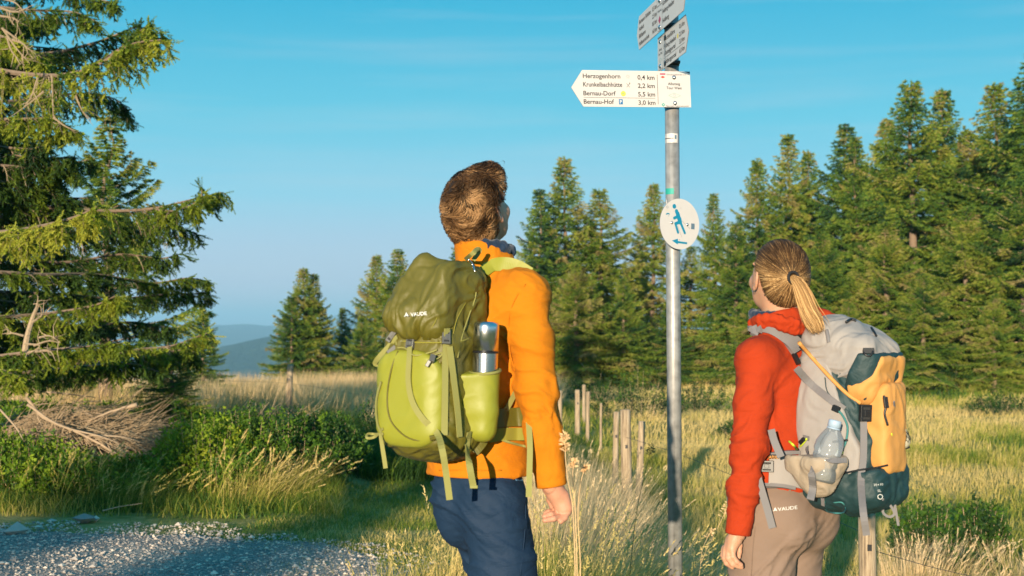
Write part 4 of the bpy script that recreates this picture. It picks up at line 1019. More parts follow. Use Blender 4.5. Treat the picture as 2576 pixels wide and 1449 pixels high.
def merge_build(name, fs, mat, parent):
    """one skin surface: limbs and trunk, with head and hands meshed finer"""
    VV, FF, n = [], [], 0
    for q in fs:
        V, F = q.mesh(); A = np.zeros_like(V); c = np.zeros(len(V))
        for i in range(4):
            for j in (1, 3): np.add.at(A, F[:, i], V[F[:, (i + j) % 4]]); np.add.at(c, F[:, i], 1)
        VV.append(V * .6 + .4 * A / np.maximum(c, 1)[:, None]); FF.append(F + n); n += len(V)
    return mesh_np(name, np.vstack(VV), np.vstack(FF), mat, parent, True)
def hand_chain(f, B, fingers, r=.0086):
    for P in fingers:
        Q = [B.L(*p[:3]) for p in P]; rr = [r * (1.08 - .22 * i / (len(P) - 1)) for i in range(len(P))]; f.chain(Q, rr, .0035)

# ------------------------------------------------------------------ the man
MB = Body(-.092, 4.0, .0, -34)
GZ = float(ground_z(-.1, 4.0)); MB.o[2] = GZ
man = empty('person', tuple(MB.o), R(-34)); tag(man, 'man in an orange fleece and navy trousers seen from behind, looking up at the signpost', 'person')
L = MB.L
sh_r = L(1322, 742, 3.88); el_r = L(1350, 985, 3.86); wr_r = L(1388, 1222, 3.86)
sh_l = sh_r * [-1, 1, 1]; el_l = np.array([-.215, .03, 1.19]); wr_l = np.array([-.10, .235, 1.16])
hip_r, hip_l = np.array([.078, -.035, .93]), np.array([-.050, .05, .93]); kn_r, kn_l = np.array([.122, .00, .50]), np.array([.045, .15, .50]); an_r, an_l = np.array([.10, -.05, .09]), np.array([.05, .25, .09])
hc = L(1204, 530, 4.0); Hm = rotm(21, 0, -2)
f = Field((-.40, -.26, -.01), (.42, .42, 1.62), .008)
f.chain([(0, .0, .97), (0, 0, 1.08), (0, .0, 1.25), (0, .0, 1.40)], [.088, .092, .105, .10], .04, (1.1, .75, 1)); f.ell((0, .0, 1.40), (.155, .08, .075), .05)
fh = Field(hc - .15, hc + .16, .0034); T = head(fh, Hm, hc, .93)
for q in (f, fh): q.cone(T((0, -.03, -.05)), (0, .0, 1.47), .052, .058, .03)
for a, b, c in ((sh_r, el_r, wr_r), (sh_l, el_l, wr_l)): f.chain([a, b, c], [.044, .038, .027], .02)
for a, b, c in ((hip_r, kn_r, an_r), (hip_l, kn_l, an_l)):
    f.chain([a - [0, 0, .04], b, c], [.062, .050, .040], .03); f.cone(c, c + [0, .14, -.045], .04, .035, .02)
fr = Field(L(1400, 1262, 3.87) - [.075, .075, .085], L(1400, 1262, 3.87) + [.075, .075, .085], .0022)
# right hand, palm turned back, fingers curled towards the thigh
fr.cone(L(1390, 1215, 3.86), L(1400, 1240, 3.865), .026, .025, .01); fr.cone(L(1404, 1244, 3.87), L(1416, 1282, 3.87), .021, .021, .012); fr.cone(L(1420, 1248, 3.865), L(1428, 1278, 3.865), .013, .014, .012)
fr.cone(L(1378, 1228, 3.875), L(1400, 1262, 3.875), .016, .013, .012)
hand_chain(fr, MB, [((1428, 1276, 3.865), (1428, 1290, 3.862), (1421, 1303, 3.85), (1411, 1312, 3.84)), ((1422, 1278, 3.87), (1414, 1298, 3.86), (1393, 1305, 3.835), (1371, 1309, 3.83)),
    ((1412, 1280, 3.875), (1402, 1291, 3.87), (1386, 1294, 3.85), (1370, 1299, 3.845)), ((1402, 1276, 3.88), (1393, 1289, 3.885), (1380, 1288, 3.875), (1373, 1292, 3.87)), ((1384, 1240, 3.885), (1382, 1258, 3.905), (1389, 1276, 3.91))])
fl_ = Field(wr_l - [.08, .08, .20], wr_l + [.08, .09, .03], .003)
# left hand hangs hidden behind the pack
fl_.cone(wr_l, wr_l + [0, .01, -.09], .024, .026, .01)
for q in range(4): fl_.chain([wr_l + [(q - 1.5) * .006, .03 - q * .018, -.08], wr_l + [.0, .035 - q * .018, -.13], wr_l + [.015, .035 - q * .018, -.165]], [.009, .008, .007], .003)
fl_.chain([wr_l + [.01, .025, -.03], wr_l + [.02, .045, -.07], wr_l + [.025, .05, -.10]], [.012, .010, .008], .004)
merge_build('body', [f, fh, fr, fl_], m_skin, man)
for q in (-1, 1): mesh_np('eye', *[v if k == 0 else fixq(v) for k, v in enumerate(tube([T((q * .030, .083, .011)), T((q * .030, .0905, .011))], [.010, .006], 10))], m_tooth, man, True)

# orange fleece
f = Field((-.40, -.22, .90), (.42, .30, 1.64), .0052)
f.chain([(0, .0, .955), (0, .0, 1.06), (0, -.003, 1.22), (0, -.006, 1.36)], [.150, .130, .132, .132], .05, (1.05, .90, 1)); f.ell((0, -.006, 1.40), (.175, .11, .095), .07)
for q in (-1, 1): f.cone((q * .03, -.005, 1.495), (q * .165, 0, 1.458), .058, .052, .06)
FLT = f.copy()
for a, b, c in ((sh_r, el_r, wr_r), (sh_l, el_l, wr_l)):
    f.ell(a + [-.02 * np.sign(a[0]), 0, -.01], (.060, .062, .066), .06)
    m1 = a * .5 + b * .5 + [.004 * np.sign(a[0]), 0, 0]; m2 = b * .5 + c * .5
    f.chain([a, m1, b, m2, c], [.054, .055, .052, .047, .041], .03)
f.cone((0, .01, 1.47), L(1226, 662, 4.0), .085, .072, .03); 
nk = L(1214, 630, 3.99); f.cone(L(1220, 668, 4.0), nk + [-.004, 0, .02], .082, .078, .012)
ax = (wr_r - el_r) / np.linalg.norm(wr_r - el_r); f.plane(wr_r, ax, .006, wr_r - .08, wr_r + .08)
ax = (wr_l - el_l) / np.linalg.norm(wr_l - el_l); f.plane(wr_l, ax, .006, wr_l - .08, wr_l + .08)
f.plane((0, 0, .957), (0, 0, -1), .008, (-.21, -.2, .9), (.21, .2, 1.0))
up = np.array([.15, .30, 1.0]); f.plane(nk + np.array([0, 0, .012]), up, .006, nk - .1, nk + .1)
def mk(V):
    x, y, z = V.T; d = np.linalg.norm(V - el_r, axis=1); d2 = np.linalg.norm(V - (sh_r + [-.03, 0, -.07]), axis=1)
    return .55 + .9 * np.exp(-(d / .10) ** 2) + .6 * np.exp(-(d2 / .09) ** 2)
FLEECE = f; o = f.build('fleece', m_orange, man, wrinkles(.0058, (7, 7, 15), 3, mask=mk))
# stitched cuff band, sleeve seam, pulled collar of the dark blue shirt
ax = (wr_r - el_r) / np.linalg.norm(wr_r - el_r)
V, F = tube([wr_r - ax * .030, wr_r - ax * .028, wr_r - ax * .003, wr_r + ax * .001], [.0405, .0425, .0425, .040], 28); mesh_np('cuff', V, fixq(F), m_orange, man, True)
P, N = MB.hit(f, [(1296, 935), (1283, 880), (1280, 820), (1285, 780), (1300, 745), (1322, 715)], .001); tube_obj('sleeve_seam', smoothpath(P, 6), .0016, m_orange, man, 5)
P, N = MB.hit(f, [(1105, 1183), (1130, 1183), (1200, 1183), (1262, 1183)], .0005); tube_obj('hem_seam', smoothpath(P, 6), .0018, m_orange, man, 5)
g = Field(nk - .13, nk + .13, .004); Rg = rotm(-16, 8)
for q in range(20):
    a, b = q * .314, (q + 1) * .314
    p = lambda a: nk + np.array([.006, .016, .010]) + Rg @ np.array([math.cos(a) * .064, math.sin(a) * .069, .004 + .012 * math.sin(a)])
    g.cone(p(a), p(b), .013, .013, .01)
g.build('shirt_collar', m_blue, man, wrinkles(.006, (30, 30, 30), 8))

# navy trousers
f = Field((-.26, -.24, .02), (.30, .42, 1.02), .0062)
f.chain([(.006, .0, .985), (.006, -.01, .93)], [.112, .118], .03, (1.04, .90, 1)); f.ell((.065, -.050, .875), (.080, .080, .09), .04); f.ell((-.045, -.030, .875), (.072, .082, .125), .05)
for a, b, c, q in ((hip_r, kn_r, an_r, 1), (hip_l, kn_l, an_l, -1)):
    a = a + [-.006 * q, -.01 * (q < 0), -.045]
    f.chain([a, a * .5 + b * .5, b, b * .45 + c * .55, c + [0, 0, .02]], [.094, .088, .073, .068, .066], .03)
f.plane((0, 0, .075), (0, 0, -1), .006, (-.3, -.2, .0), (.3, .5, .2))
def tm(V):
    z = V[:, 2]; return .45 + 1.1 * np.exp(-((z - .80) / .08) ** 2) + .9 * np.exp(-((z - .56) / .10) ** 2) + .8 * np.exp(-((z - .15) / .1) ** 2)
TRM = f
def wf(V, N):
    x, y, z = V.T; s_ = z + .55 * x + .3 * y
    return wrinkles(.0062, (4, 4, 20), 13, mask=tm, fine=.0008)(np.stack([x, y, s_], 1), N)
f.build('trousers', m_navy, man, wf)
P, N = MB.hit(f, [(1318, 1225), (1322, 1290), (1318, 1360), (1308, 1448)], .0008); tube_obj('side_seam', smoothpath(P, 6), .0016, m_navy, man, 5)
P, N = MB.hit(f, [(1290, 1314), (1306, 1317), (1322, 1318)], .002); strap('pocket_flap', P, .028, m_navy, man, N, .003)
P, N = MB.hit(f, [(1296, 1208), (1313, 1209)], .002); strap('fabric_tag', P, .006, plain('pale_blue', (.10, .24, .42), .6), man, N, .0015, 2)
P, N = MB.hit(f, [(1100, 1201), (1150, 1204), (1215, 1206), (1270, 1205), (1310, 1203)], .0008); tube_obj('waist_seam', smoothpath(P, 6), .0016, m_navy, man, 5)
for c, k in ((an_r, 0), (an_l, 1)):
    g = Field(c - [.08, .12, .1], c + [.08, .25, .12], .008); g.cone(c + [0, -.02, .06], c + [0, -.02, -.03], .05, .052, .03); g.cone(c + [0, -.02, -.04], c + [0, .15, -.05], .05, .042, .03); g.plane(c * [1, 1, 0] + [0, 0, .004], (0, 0, -1), .004)
    b = g.build('boot', m_boot, man); mesh_np('sole', *[v if q == 0 else fixq(v) for q, v in enumerate(tube([c * [1, 1, 0] + [0, -.06, .012], c * [1, 1, 0] + [0, .18, .012]], .014, 8))], m_sole, b)

# brown wavy hair: a scalp cap and several thousand locks
f = Field(hc - .17, hc + .19, .004)
T = lambda p: hc + Hm @ (np.array(p) * .94)
f.ell(T((0, -.014, .026)), (.079, .097, .086), .01, Hm); f.ell(T((.004, -.050, -.020)), (.070, .060, .075), .03, Hm); f.ell(T((.0, .02, .060)), (.060, .070, .050), .03, Hm)
f.ell(T((.022, .055, .088)), (.036, .040, .034), .03, Hm)
f.rbox(T((0, .115, -.045)), (.12, .085, .085), .02, .012, Hm, 'cut')
for q in (-1, 1): f.ell(T((q * .088, .010, -.020)), (.034, .034, .044), .008, Hm, 'cut')
f.rbox(T((0, .0, -.165)), (.12, .12, .055), .02, .01, Hm, 'cut'); f.rbox(T((0, .125, .02)), (.12, .045, .06), .02, .01, Hm, 'cut')
HM = f
def wavy(V, N):
    x, y, z = V.T; return .0065 * (1 - np.abs(fbm(x * 32 + 4 * fbm(x * 14, y * 14, z * 14, 90, 2), y * 32, z * 32, 91, 2)) * 3)
V, F = f.mesh(); N = f.grad(V); cap = f.build('hair', m_hair, man, wavy, tint=np.clip(.12 + 0 * V[:, 0], 0, 1))
hl = (V - hc) @ Hm; ok = (hl[:, 2] > -.11) & (np.linalg.norm((hl / .94 - [.088, .012, -.018]) / [.040, .038, .050], axis=1) > 1)
idx = rng.choice(np.where(ok)[0], 9500); rt = V[idx] + rng.normal(0, .002, (9500, 3)); crown = T((-.01, -.075, .085))
def flowm(P, N, s):
    x, y, z = P.T; d = P - crown; d = d - N * (d * N).sum(1)[:, None]; d /= np.linalg.norm(d, axis=1)[:, None] + 1e-9; e = np.cross(N, d)
    a = 1.9 * fbm(x * 17, y * 17, z * 17, 95, 2) + 1.1 * np.sin(s * 5 + 6 * fbm(x * 9, y * 9, z * 9, 97, 1)) - .5; return d * np.cos(a)[:, None] + e * np.sin(a)[:, None]
x, y, z = rt.T; tn = .45 + 1.15 * fbm(x * 30, y * 30, z * 30, 99, 2) + rng.normal(0, .12, 9500)
strands('locks', f, rt, flowm, m_hair, cap, 7, rng.uniform(.004, .0072, 9500), .0017, rng.uniform(.001, .011, 9500), tn, stop=lambda P: np.linalg.norm(((P - hc) @ Hm / .94 - [.088, .012, -.018]) / [.034, .032, .042], axis=1) < 1)
tp_ = T((.02, .05, .112)); n_ = 500
P0 = tp_ + rng.normal(0, 1, (n_, 3)) @ np.diag([.018, .020, .005]) @ Hm.T; Q = [P0]; d = Hm @ np.array([.5, .25, .75]); d = np.tile(d, (n_, 1)) + rng.normal(0, .3, (n_, 3))
for s in range(6): d = d + (Hm @ np.array([-.35, -.3, -.30])) + rng.normal(0, .06, (n_, 3)); Q.append(Q[-1] + d / np.linalg.norm(d, axis=1)[:, None] * .0055)
ribbons('quiff', np.stack(Q, 1), .002, .40 + .3 * rng.normal(size=n_), m_hair, cap)

# ------------------------------------------------------------------ the woman
WB = Body(.780, 4.15, .0, 46); WB.o[2] = float(ground_z(.78, 4.15))
wom = empty('person', tuple(WB.o), R(46)); tag(wom, 'woman with a blond ponytail in a red fleece and taupe trousers seen from behind', 'person')
L = WB.L
sh_l = L(1903, 905, 4.02); el_l = L(1885, 1125, 3.99); wr_l = L(1856, 1344, 3.98); sh_r = sh_l * [-1, 1, 1]; el_r = np.array([.205, -.01, 1.06]); wr_r = np.array([.185, .04, .86])
hip_l, hip_r = np.array([-.085, 0, .83]), np.array([.085, 0, .83]); kn_l, kn_r = np.array([-.095, .01, .46]), np.array([.085, .06, .46]); an_l, an_r = np.array([-.10, -.03, .09]), np.array([.09, .10, .09])
hc = L(1957, 698, 4.12); Hm = rotm(10, 0, -27)
f = Field((-.36, -.24, -.01), (.36, .34, 1.42), .008)
f.chain([(0, 0, .86), (0, 0, .98), (0, 0, 1.12), (0, 0, 1.24)], [.10, .082, .088, .08], .04, (1.08, .75, 1)); f.ell((0, 0, 1.24), (.125, .07, .06), .05)
fh = Field(hc - .15, hc + .16, .0034); T = head(fh, Hm, hc, .93)
for q in (f, fh): q.cone(T((0, -.025, -.05)), (0, .0, 1.29), .048, .052, .03)
for a, b, c in ((sh_r, el_r, wr_r), (sh_l, el_l, wr_l)): f.chain([a, b, c], [.034, .031, .023], .02)
for a, b, c in ((hip_r, kn_r, an_r), (hip_l, kn_l, an_l)):
    f.chain([a, b, c], [.066, .046, .036], .03); f.cone(c, c + [0, .12, -.045], .036, .032, .02)
fr = Field(L(1842, 1385, 3.98) - [.075, .08, .085], L(1842, 1385, 3.98) + [.075, .08, .085], .0022)
fr.cone(L(1856, 1335, 3.98), L(1850, 1355, 3.98), .0215, .020, .01); fr.cone(L(1847, 1357, 3.98), L(1841, 1380, 3.975), .0175, .015, .01); fr.cone(L(1838, 1357, 3.995), L(1831, 1380, 3.99), .0145, .0135, .01)
hand_chain(fr, WB, [((1843, 1380, 3.97), (1844, 1400, 3.965), (1853, 1413, 3.965), (1864, 1421, 3.97)), ((1834, 1380, 3.978), (1832, 1404, 3.97), (1843, 1420, 3.97), (1865, 1427, 3.975)),
   ((1826, 1380, 3.988), (1823, 1404, 3.98), (1828, 1417, 3.98), (1842, 1427, 3.985)), ((1822, 1378, 4.0), (1819, 1398, 3.995), (1824, 1410, 3.995), (1834, 1418, 4.0)), ((1858, 1352, 3.995), (1861, 1372, 4.0), (1860, 1388, 4.0), (1858, 1402, 4.0))], .0076)
fl_ = Field(wr_r - [.08, .08, .20], wr_r + [.08, .09, .03], .003)
fl_.cone(wr_r, wr_r + [0, .01, -.08], .020, .022, .01)
for q in range(4): fl_.chain([wr_r + [0, .03 - q * .016, -.07], wr_r + [0, .033 - q * .016, -.115], wr_r + [-.013, .033 - q * .016, -.145]], [.0078, .007, .006], .003)
fl_.chain([wr_r + [-.01, .022, -.03], wr_r + [-.017, .04, -.06], wr_r + [-.02, .044, -.085]], [.010, .009, .007], .004)
merge_build('body', [f, fh, fr, fl_], m_skin_w, wom)
for q in (-1, 1): mesh_np('eye', *[v if k == 0 else fixq(v) for k, v in enumerate(tube([T((q * .030, .083, .011)), T((q * .030, .0905, .011))], [.009, .006], 10))], m_tooth, wom, True)
e = T((-.083, .000, -.040)); tube_obj('earring', [e + np.array([0, math.cos(a) * .004, math.sin(a) * .006]) for a in np.linspace(0, 6.28, 12)], .0009, plain('silver', (.8, .8, .8), .2, 1), wom, 6)

f = Field((-.36, -.20, .78), (.36, .24, 1.42), .0052)
f.chain([(0, -.01, .865), (0, -.008, .93), (0, -.005, 1.06), (0, -.005, 1.18)], [.128, .112, .113, .118], .05, (1.16, .86, 1)); f.ell((0, -.004, 1.225), (.148, .10, .088), .06)
for q in (-1, 1): f.cone((q * .02, -.005, 1.315), (q * .135, 0, 1.275), .050, .045, .05)
for a, b, c in ((sh_r, el_r, wr_r), (sh_l, el_l, wr_l)):
    f.ell(a + [-.018 * np.sign(a[0]), 0, -.006], (.050, .052, .056), .05)
    f.chain([a, a * .5 + b * .5, b, b * .5 + c * .5, c], [.046, .0485, .0465, .041, .034], .025)
nk = L(1958, 800, 4.12); f.cone((0, 0, 1.28), nk + [0, -.005, -.01], .072, .060, .03); f.cone(nk + [0, -.004, -.02], nk + [0, -.004, .0], .063, .066, .01)
for a, b, c in ((sh_r, el_r, wr_r), (sh_l, el_l, wr_l)):
    ax = (c - b) / np.linalg.norm(c - b); f.plane(c, ax, .005, c - .07, c + .07)
f.plane((0, 0, .872), (.0, -.0, -1), .008, (-.18, -.2, .78), (.18, .2, .93)); f.plane(nk + [0, 0, .010], (0, .35, 1), .006, nk - .09, nk + .09)
def mk(V):
    d = np.linalg.norm(V - el_l, axis=1); return .6 + .9 * np.exp(-(d / .10) ** 2) + .7 * np.exp(-((V[:, 2] - .95) / .07) ** 2)
FLW = f; f.build('fleece', m_red, wom, wrinkles(.0052, (7, 7, 14), 23, mask=mk))
ax = (wr_l - el_l) / np.linalg.norm(wr_l - el_l)
V, F = tube([wr_l - ax * .042, wr_l - ax * .04, wr_l - ax * .003, wr_l + ax * .001], [.034, .0362, .0355, .033], 28); mesh_np('cuff', V, fixq(F), m_red, wom, True)
# turned down stand collar: a loose roll that hangs open at the nape and at the throat
g = Field(nk - .15, nk + .15, .004)
for q in range(24):
    p = lambda a: nk + np.array([math.cos(a) * .082, -.012 + math.sin(a) * .088, -.012 + .012 * math.cos(a * 2) - .004 * math.sin(a)])
    g.cone(p(q * .262), p((q + 1) * .262), .0095, .0095, .008); g.cone(p(q * .262) * [1, 1, 1] + (nk - p(q * .262)) * [.15, .15, 0] + [0, 0, -.018], p((q + 1) * .262) + (nk - p((q + 1) * .262)) * [.15, .15, 0] + [0, 0, -.018], .009, .009, .016)
g.cone(L(2035, 782, 4.13), L(2092, 800, 4.14), .016, .014, .02); g.cone(L(2040, 805, 4.13), L(2085, 820, 4.14), .016, .012, .02)
g.build('collar', m_red, wom, wrinkles(.006, (20, 20, 20), 28))
g = Field(nk - .12, nk + .12, .004)
for q in range(20):
    p = lambda a: nk + np.array([math.cos(a) * .056, .014 + math.sin(a) * .062, .010 + .004 * math.sin(a)])
    g.cone(p(q * .314), p((q + 1) * .314), .010, .010, .008); g.cone(p(q * .314) - [0, 0, .02], p((q + 1) * .314) - [0, 0, .02], .010, .010, .008)
g.build('shirt_collar', m_blue, wom, wrinkles(.004, (30, 30, 30), 31))

f = Field((-.24, -.22, .02), (.24, .30, .95), .0062)
f.chain([(0, -.01, .895), (0, -.015, .84)], [.114, .128], .03, (1.20, .88, 1)); f.ell((.072, -.055, .81), (.085, .085, .10), .04); f.ell((-.072, -.055, .81), (.085, .085, .10), .04)
for a, b, c in ((hip_r, kn_r, an_r), (hip_l, kn_l, an_l)):
    f.chain([a, a * .5 + b * .5, b, b * .5 + c * .5, c + [0, 0, .02]], [.104, .090, .068, .064, .060], .018)
f.plane((0, 0, .07), (0, 0, -1), .006, (-.3, -.2, .0), (.3, .5, .2))
TRW = f
def wf(V, N):
    x, y, z = V.T; s_ = z - .7 * x + .4 * y
    return wrinkles(.0065, (4, 4, 16), 33, mask=lambda V: .25 + 1.0 * np.exp(-((V[:, 2] - .76) / .07) ** 2) + .8 * np.exp(-((V[:, 2] - .45) / .1) ** 2), fine=.0006)(np.stack([x, y, s_], 1), N)
f.build('trousers', m_taupe, wom, wf)
P, N = WB.hit(f, [(1905, 1290), (1898, 1340), (1893, 1390), (1890, 1448)], .0008); tube_obj('side_seam', smoothpath(P, 6), .0013, m_taupe, wom, 5)
for c in (an_r, an_l):
    g = Field(c - [.08, .12, .1], c + [.08, .25, .12], .008); g.cone(c + [0, -.02, .06], c + [0, -.02, -.03], .046, .048, .03); g.cone(c + [0, -.02, -.04], c + [0, .13, -.05], .046, .038, .03); g.plane(c * [1, 1, 0] + [0, 0, .004], (0, 0, -1), .004)
    b = g.build('boot', m_boot, wom); mesh_np('sole', *[v if q == 0 else fixq(v) for q, v in enumerate(tube([c * [1, 1, 0] + [0, -.06, .012], c * [1, 1, 0] + [0, .16, .012]], .014, 8))], m_sole, b)

# hair combed back into a ponytail
f = Field(hc - .15, hc + .16, .004); T = lambda p: hc + Hm @ (np.array(p) * .93)
f.ell(T((0, -.014, .026)), (.0755, .094, .086), .01, Hm); f.ell(T((0, -.055, -.020)), (.060, .044, .062), .03, Hm)
f.rbox(T((0, .115, -.02)), (.12, .085, .085), .02, .012, Hm, 'cut'); f.rbox(T((0, .055, -.085)), (.12, .075, .095), .04, .012, Hm, 'cut'); f.rbox(T((0, .0, -.165)), (.12, .12, .065), .02, .01, Hm, 'cut')
tie = WB.hit(f, [(1992, 697)], .004)[0][0]
V, F = f.mesh(); cap = f.build('hair', m_blond, wom, lambda V, N: .0008 * fbm(V[:, 0] * 90, V[:, 1] * 90, V[:, 2] * 20, 5, 2), tint=np.full(len(V), .20))
n_ = 6500; idx = rng.choice(len(V), n_); rt = V[idx]; hl = (rt - hc) @ Hm
tn = .54 + .26 * rng.normal(size=n_) + .42 * np.exp(-(np.linalg.norm(rt - tie, axis=1) / .055) ** 2) - .40 * sstep(.01, .085, hl[:, 2]) - .15 * (hl[:, 2] < -.05) - .12 * sstep(.04, .07, hl[:, 0])  # gold round the tie is a painted sun highlight; crown, nape and side darker
strands('locks', f, rt, lambda P, N, s: tie - P, m_blond, cap, 9, np.clip(np.linalg.norm(rt - tie, axis=1) / 7, .003, .012), .0017, .0022, tn, stop=lambda P: np.linalg.norm(P - tie, axis=1) < .012)
tube_obj('hair_tie', [tie + Hm @ np.array([math.cos(a) * .0155, -.006 + .004 * math.sin(a), math.sin(a) * .0155]) for a in np.linspace(0, 6.283, 20)], .0042, plain('black_elastic', (.01, .01, .012), .8), cap, 8)
n_ = 3000; ctl = [tie, L(2008, 712, 3.995), L(2020, 740, 3.985), L(2033, 780, 3.975), L(2048, 812, 3.97), L(2058, 838, 3.965)]
C = smoothpath(ctl, 3); rad = np.interp(np.linspace(0, 1, len(C)), [0, .12, .45, .8, 1], [.010, .017, .026, .027, .018]); Tn, A, B = frames(C)
th = rng.random(n_) * 6.28; rr = rng.random(n_) ** .5; end = rng.uniform(.72, 1.0, n_)
tt = np.linspace(0, 1, 10)[None] * end[:, None]; gi = np.linspace(0, 1, len(C)); Q = np.zeros((n_, 10, 3)); th2 = th[:, None] + .9 * tt
for c in range(3):
    Q[..., c] = np.interp(tt, gi, C[:, c]) + np.interp(tt, gi, rad) * rr[:, None] * (np.cos(th2) * 1.15 * np.interp(tt, gi, A[:, c]) + np.sin(th2) * .8 * np.interp(tt, gi, B[:, c]))
Q += ((rng.normal(0, .0026, (n_, 1, 3)) * (1 + 3.5 * (rng.random((n_, 1, 1)) < .035))) * np.linspace(0, 1, 10)[None, :, None] ** 2)
ribbons('ponytail', Q, .0017, .72 + .2 * rng.normal(size=n_), m_blond, cap)

g = Field(WB.L(1840, 1240, 4.06) - [.12, .12, .12], WB.L(1840, 1240, 4.06) + [.12, .12, .12], .004); g.rbox(WB.L(1858, 1240, 4.10), (.035, .03, .055), .028)
g.build('belt_pouch', cloth('black_pouch', (.012, .013, .018), .7), wom)
# ================================================================== RUCKSACKS AND WHAT THEY CARRY
def lathe(prof, n=28):
    """prof: (r,z) from bottom to top -> V,F"""
    m = len(prof); a = np.arange(n) * 2 * np.pi / n; V = np.array([[r_ * math.cos(t), r_ * math.sin(t), z] for r_, z in prof for t in a])
    i = np.arange(m - 1)[:, None] * n; j = np.arange(n)[None]; k = (j + 1) % n
    return V, np.stack([i + j, i + k, i + k + n, i + j + n], -1).reshape(-1, 4)
class Pack:
    def __init__(s, B, off, name, **k):
        s.B, s.off = B, np.array(off, float); s.root = empty(name, tuple(B.wor(off)), R(B.deg), **k); s.fields = []
    def fix(s, o): o.location = tuple(-s.off); return o
    def pts(s, P, off=.002):
        P = list(P); two = [p for p in P if len(p) == 2]; out = np.zeros((len(P), 3)); N = np.zeros((len(P), 3))
        if two: h, nn = s.B.hit(s.fields, two, off)
        j = 0
        for i, p in enumerate(P):
            if len(p) == 2: out[i] = h[j]; N[i] = nn[j]; j += 1
            else:
                out[i] = s.B.L(*p); c = s.B.loc(CAM) - out[i]; N[i] = c / np.linalg.norm(c)
        for _ in range(2):
            if len(P) > 2: N[1:-1] = N[1:-1] * .5 + .25 * (N[:-2] + N[2:])
        return out, N / np.linalg.norm(N, axis=1)[:, None]
    def strap(s, P, w_, mat, name='strap', th=.0028, off=.003, k=6):
        A, N = s.pts(P, off); return s.fix(strap(name, A, w_, mat, s.root, N, th, k))
    def cord(s, P, r_, mat, name='cord', off=.004, n=6, k=6):
        A, N = s.pts(P, off); return s.fix(tube_obj(name, smoothpath(A, k), r_, mat, s.root, n))
    def buckle(s, p, w_, h, mat, ang=0, th=.007, off=.006, slots=True):
        A, N = s.pts([p], off); n = N[0]; up = np.array([0, 0, 1.0]); side = np.cross(up, n); side /= np.linalg.norm(side); u = np.cross(n, side)
        c, q = math.cos(R(ang)), math.sin(R(ang)); a, b = side * c + u * q, -side * q + u * c; m = np.stack([a, n, b], 1)
        o = s.fix(box('buckle', A[0], (w_, th, h), mat, s.root, m, bevel=.0012))
        if slots:
            for z, hh in ((.28, .16), (-.30, .13)): 
                sl = box('slot', A[0] + b * z * h + n * th * .45, (w_ * .62, .002, hh * h), m_sole, o, m)
            sl = box('latch', A[0] + n * th * .5, (w_ * .34, .003, h * .34), mat, o, m, bevel=.0008)
        return o
    def lettering(s, body, px, py, hpx, mat, ang=0, name='lettering', sx=1.0, bold=0, off=.0012, field=None):
        V, F = text_mesh(body, 1.0, sx, bold=bold); return s.decal(V, F, px, py, hpx, mat, ang, name, off, field)
    def decal(s, V, F, px, py, hpx, mat, ang=0, name='print', off=.0012, field=None):
        V = np.asarray(V, float); c, q = math.cos(R(ang)), math.sin(R(ang)); X = px + (V[:, 0] * c - V[:, 1] * q) * hpx; Y = py - (V[:, 0] * q + V[:, 1] * c) * hpx
        P, N = s.B.hit(field or s.fields, np.stack([X, Y], 1), off); return s.fix(mesh_py(name, P, F, mat, s.root))
EMBLEM = (np.array([(0, 0), (.42, 0), (.30, .30), (.62, .95), (.78, .62), (1.10, 0), (.52, 0), (.66, .22), (.80, 0)]), [(0, 1, 2), (2, 6, 7), (2, 7, 3), (3, 7, 4), (4, 7, 8), (4, 8, 5)])

m_olive = cloth('olive_nylon', (.105, .092, .008), .55, .06, 800, .3, .0, wr=.006, wscale=(16, 16, 10), spec=.5); m_lime = cloth('lime_nylon', (.245, .25, .022), .5, .03, 800, .25, .0, wr=.003, spec=.45)
m_lwebb = cloth('pale_lime_webbing', (.25, .24, .07), .7, .04, 1500, .6, .0); m_gbuck = plain('grey_plastic', (.09, .09, .085), .4, bs=30, var=.1); m_white = plain('white_print', (.6, .6, .57), .6)
m_steel = plain('brushed_steel', (.62, .63, .65), .24, 1.0, bump=.05, bs=300); m_blk = plain('black_plastic', (.012, .012, .014), .4); m_lining = cloth('olive_yellow_lining', (.22, .20, .02), .7)

P1 = Pack(MB, (-.0, -.23, 1.02), 'backpack', label='green hiking backpack with olive lid and lime front on the man\'s back', cat='backpack')
fb = Field((-.22, -.44, .93), (.24, -.06, 1.62), .0048)
fb.rbox((0, -.215, 1.212), (.118, .105, .170), .06, .02, taper=-.05); fb.rbox((0, -.19, 1.40), (.105, .085, .12), .05, .04); fb.ell((0.0, -.20, 1.090), (.116, .112, .078), .05)
fb.rbox((0, -.155, 1.28), (.110, .05, .24), .04, .03)
def ridged(V, f, s, warp=.4):
    x, y, z = V.T; wx = fbm(x * 6, y * 6, z * 6, s + 3, 2) * warp; return .5 - np.abs(fbm(x * f[0] + wx * 5, y * f[1] + wx * 5, z * f[2] + wx * 5, s, 3)) * 2.4
P1.fix(fb.build('main_bag', m_olive, P1.root, lambda V, N: .009 * ridged(V, (14, 14, 18), 201)))
lid = Field((-.20, -.44, 1.24), (.22, -.02, 1.66), .004); rl = rotm(-10, 4, 0)
rl = rotm(-12, 9, 0); lid.rbox((.014, -.222, 1.447), (.090, .092, .112), .05, .02, rl, taper=-.17); lid.ell((.006, -.262, 1.385), (.084, .076, .060), .04, rl); lid.rbox((.035, -.15, 1.480), (.070, .06, .060), .045, .04, rl)
P1.fix(lid.build('lid', m_olive, P1.root, lambda V, N: .011 * ridged(V, (6, 6, 9), 213, .5) + .005 * ridged(V, (16, 16, 7), 217, .3)))
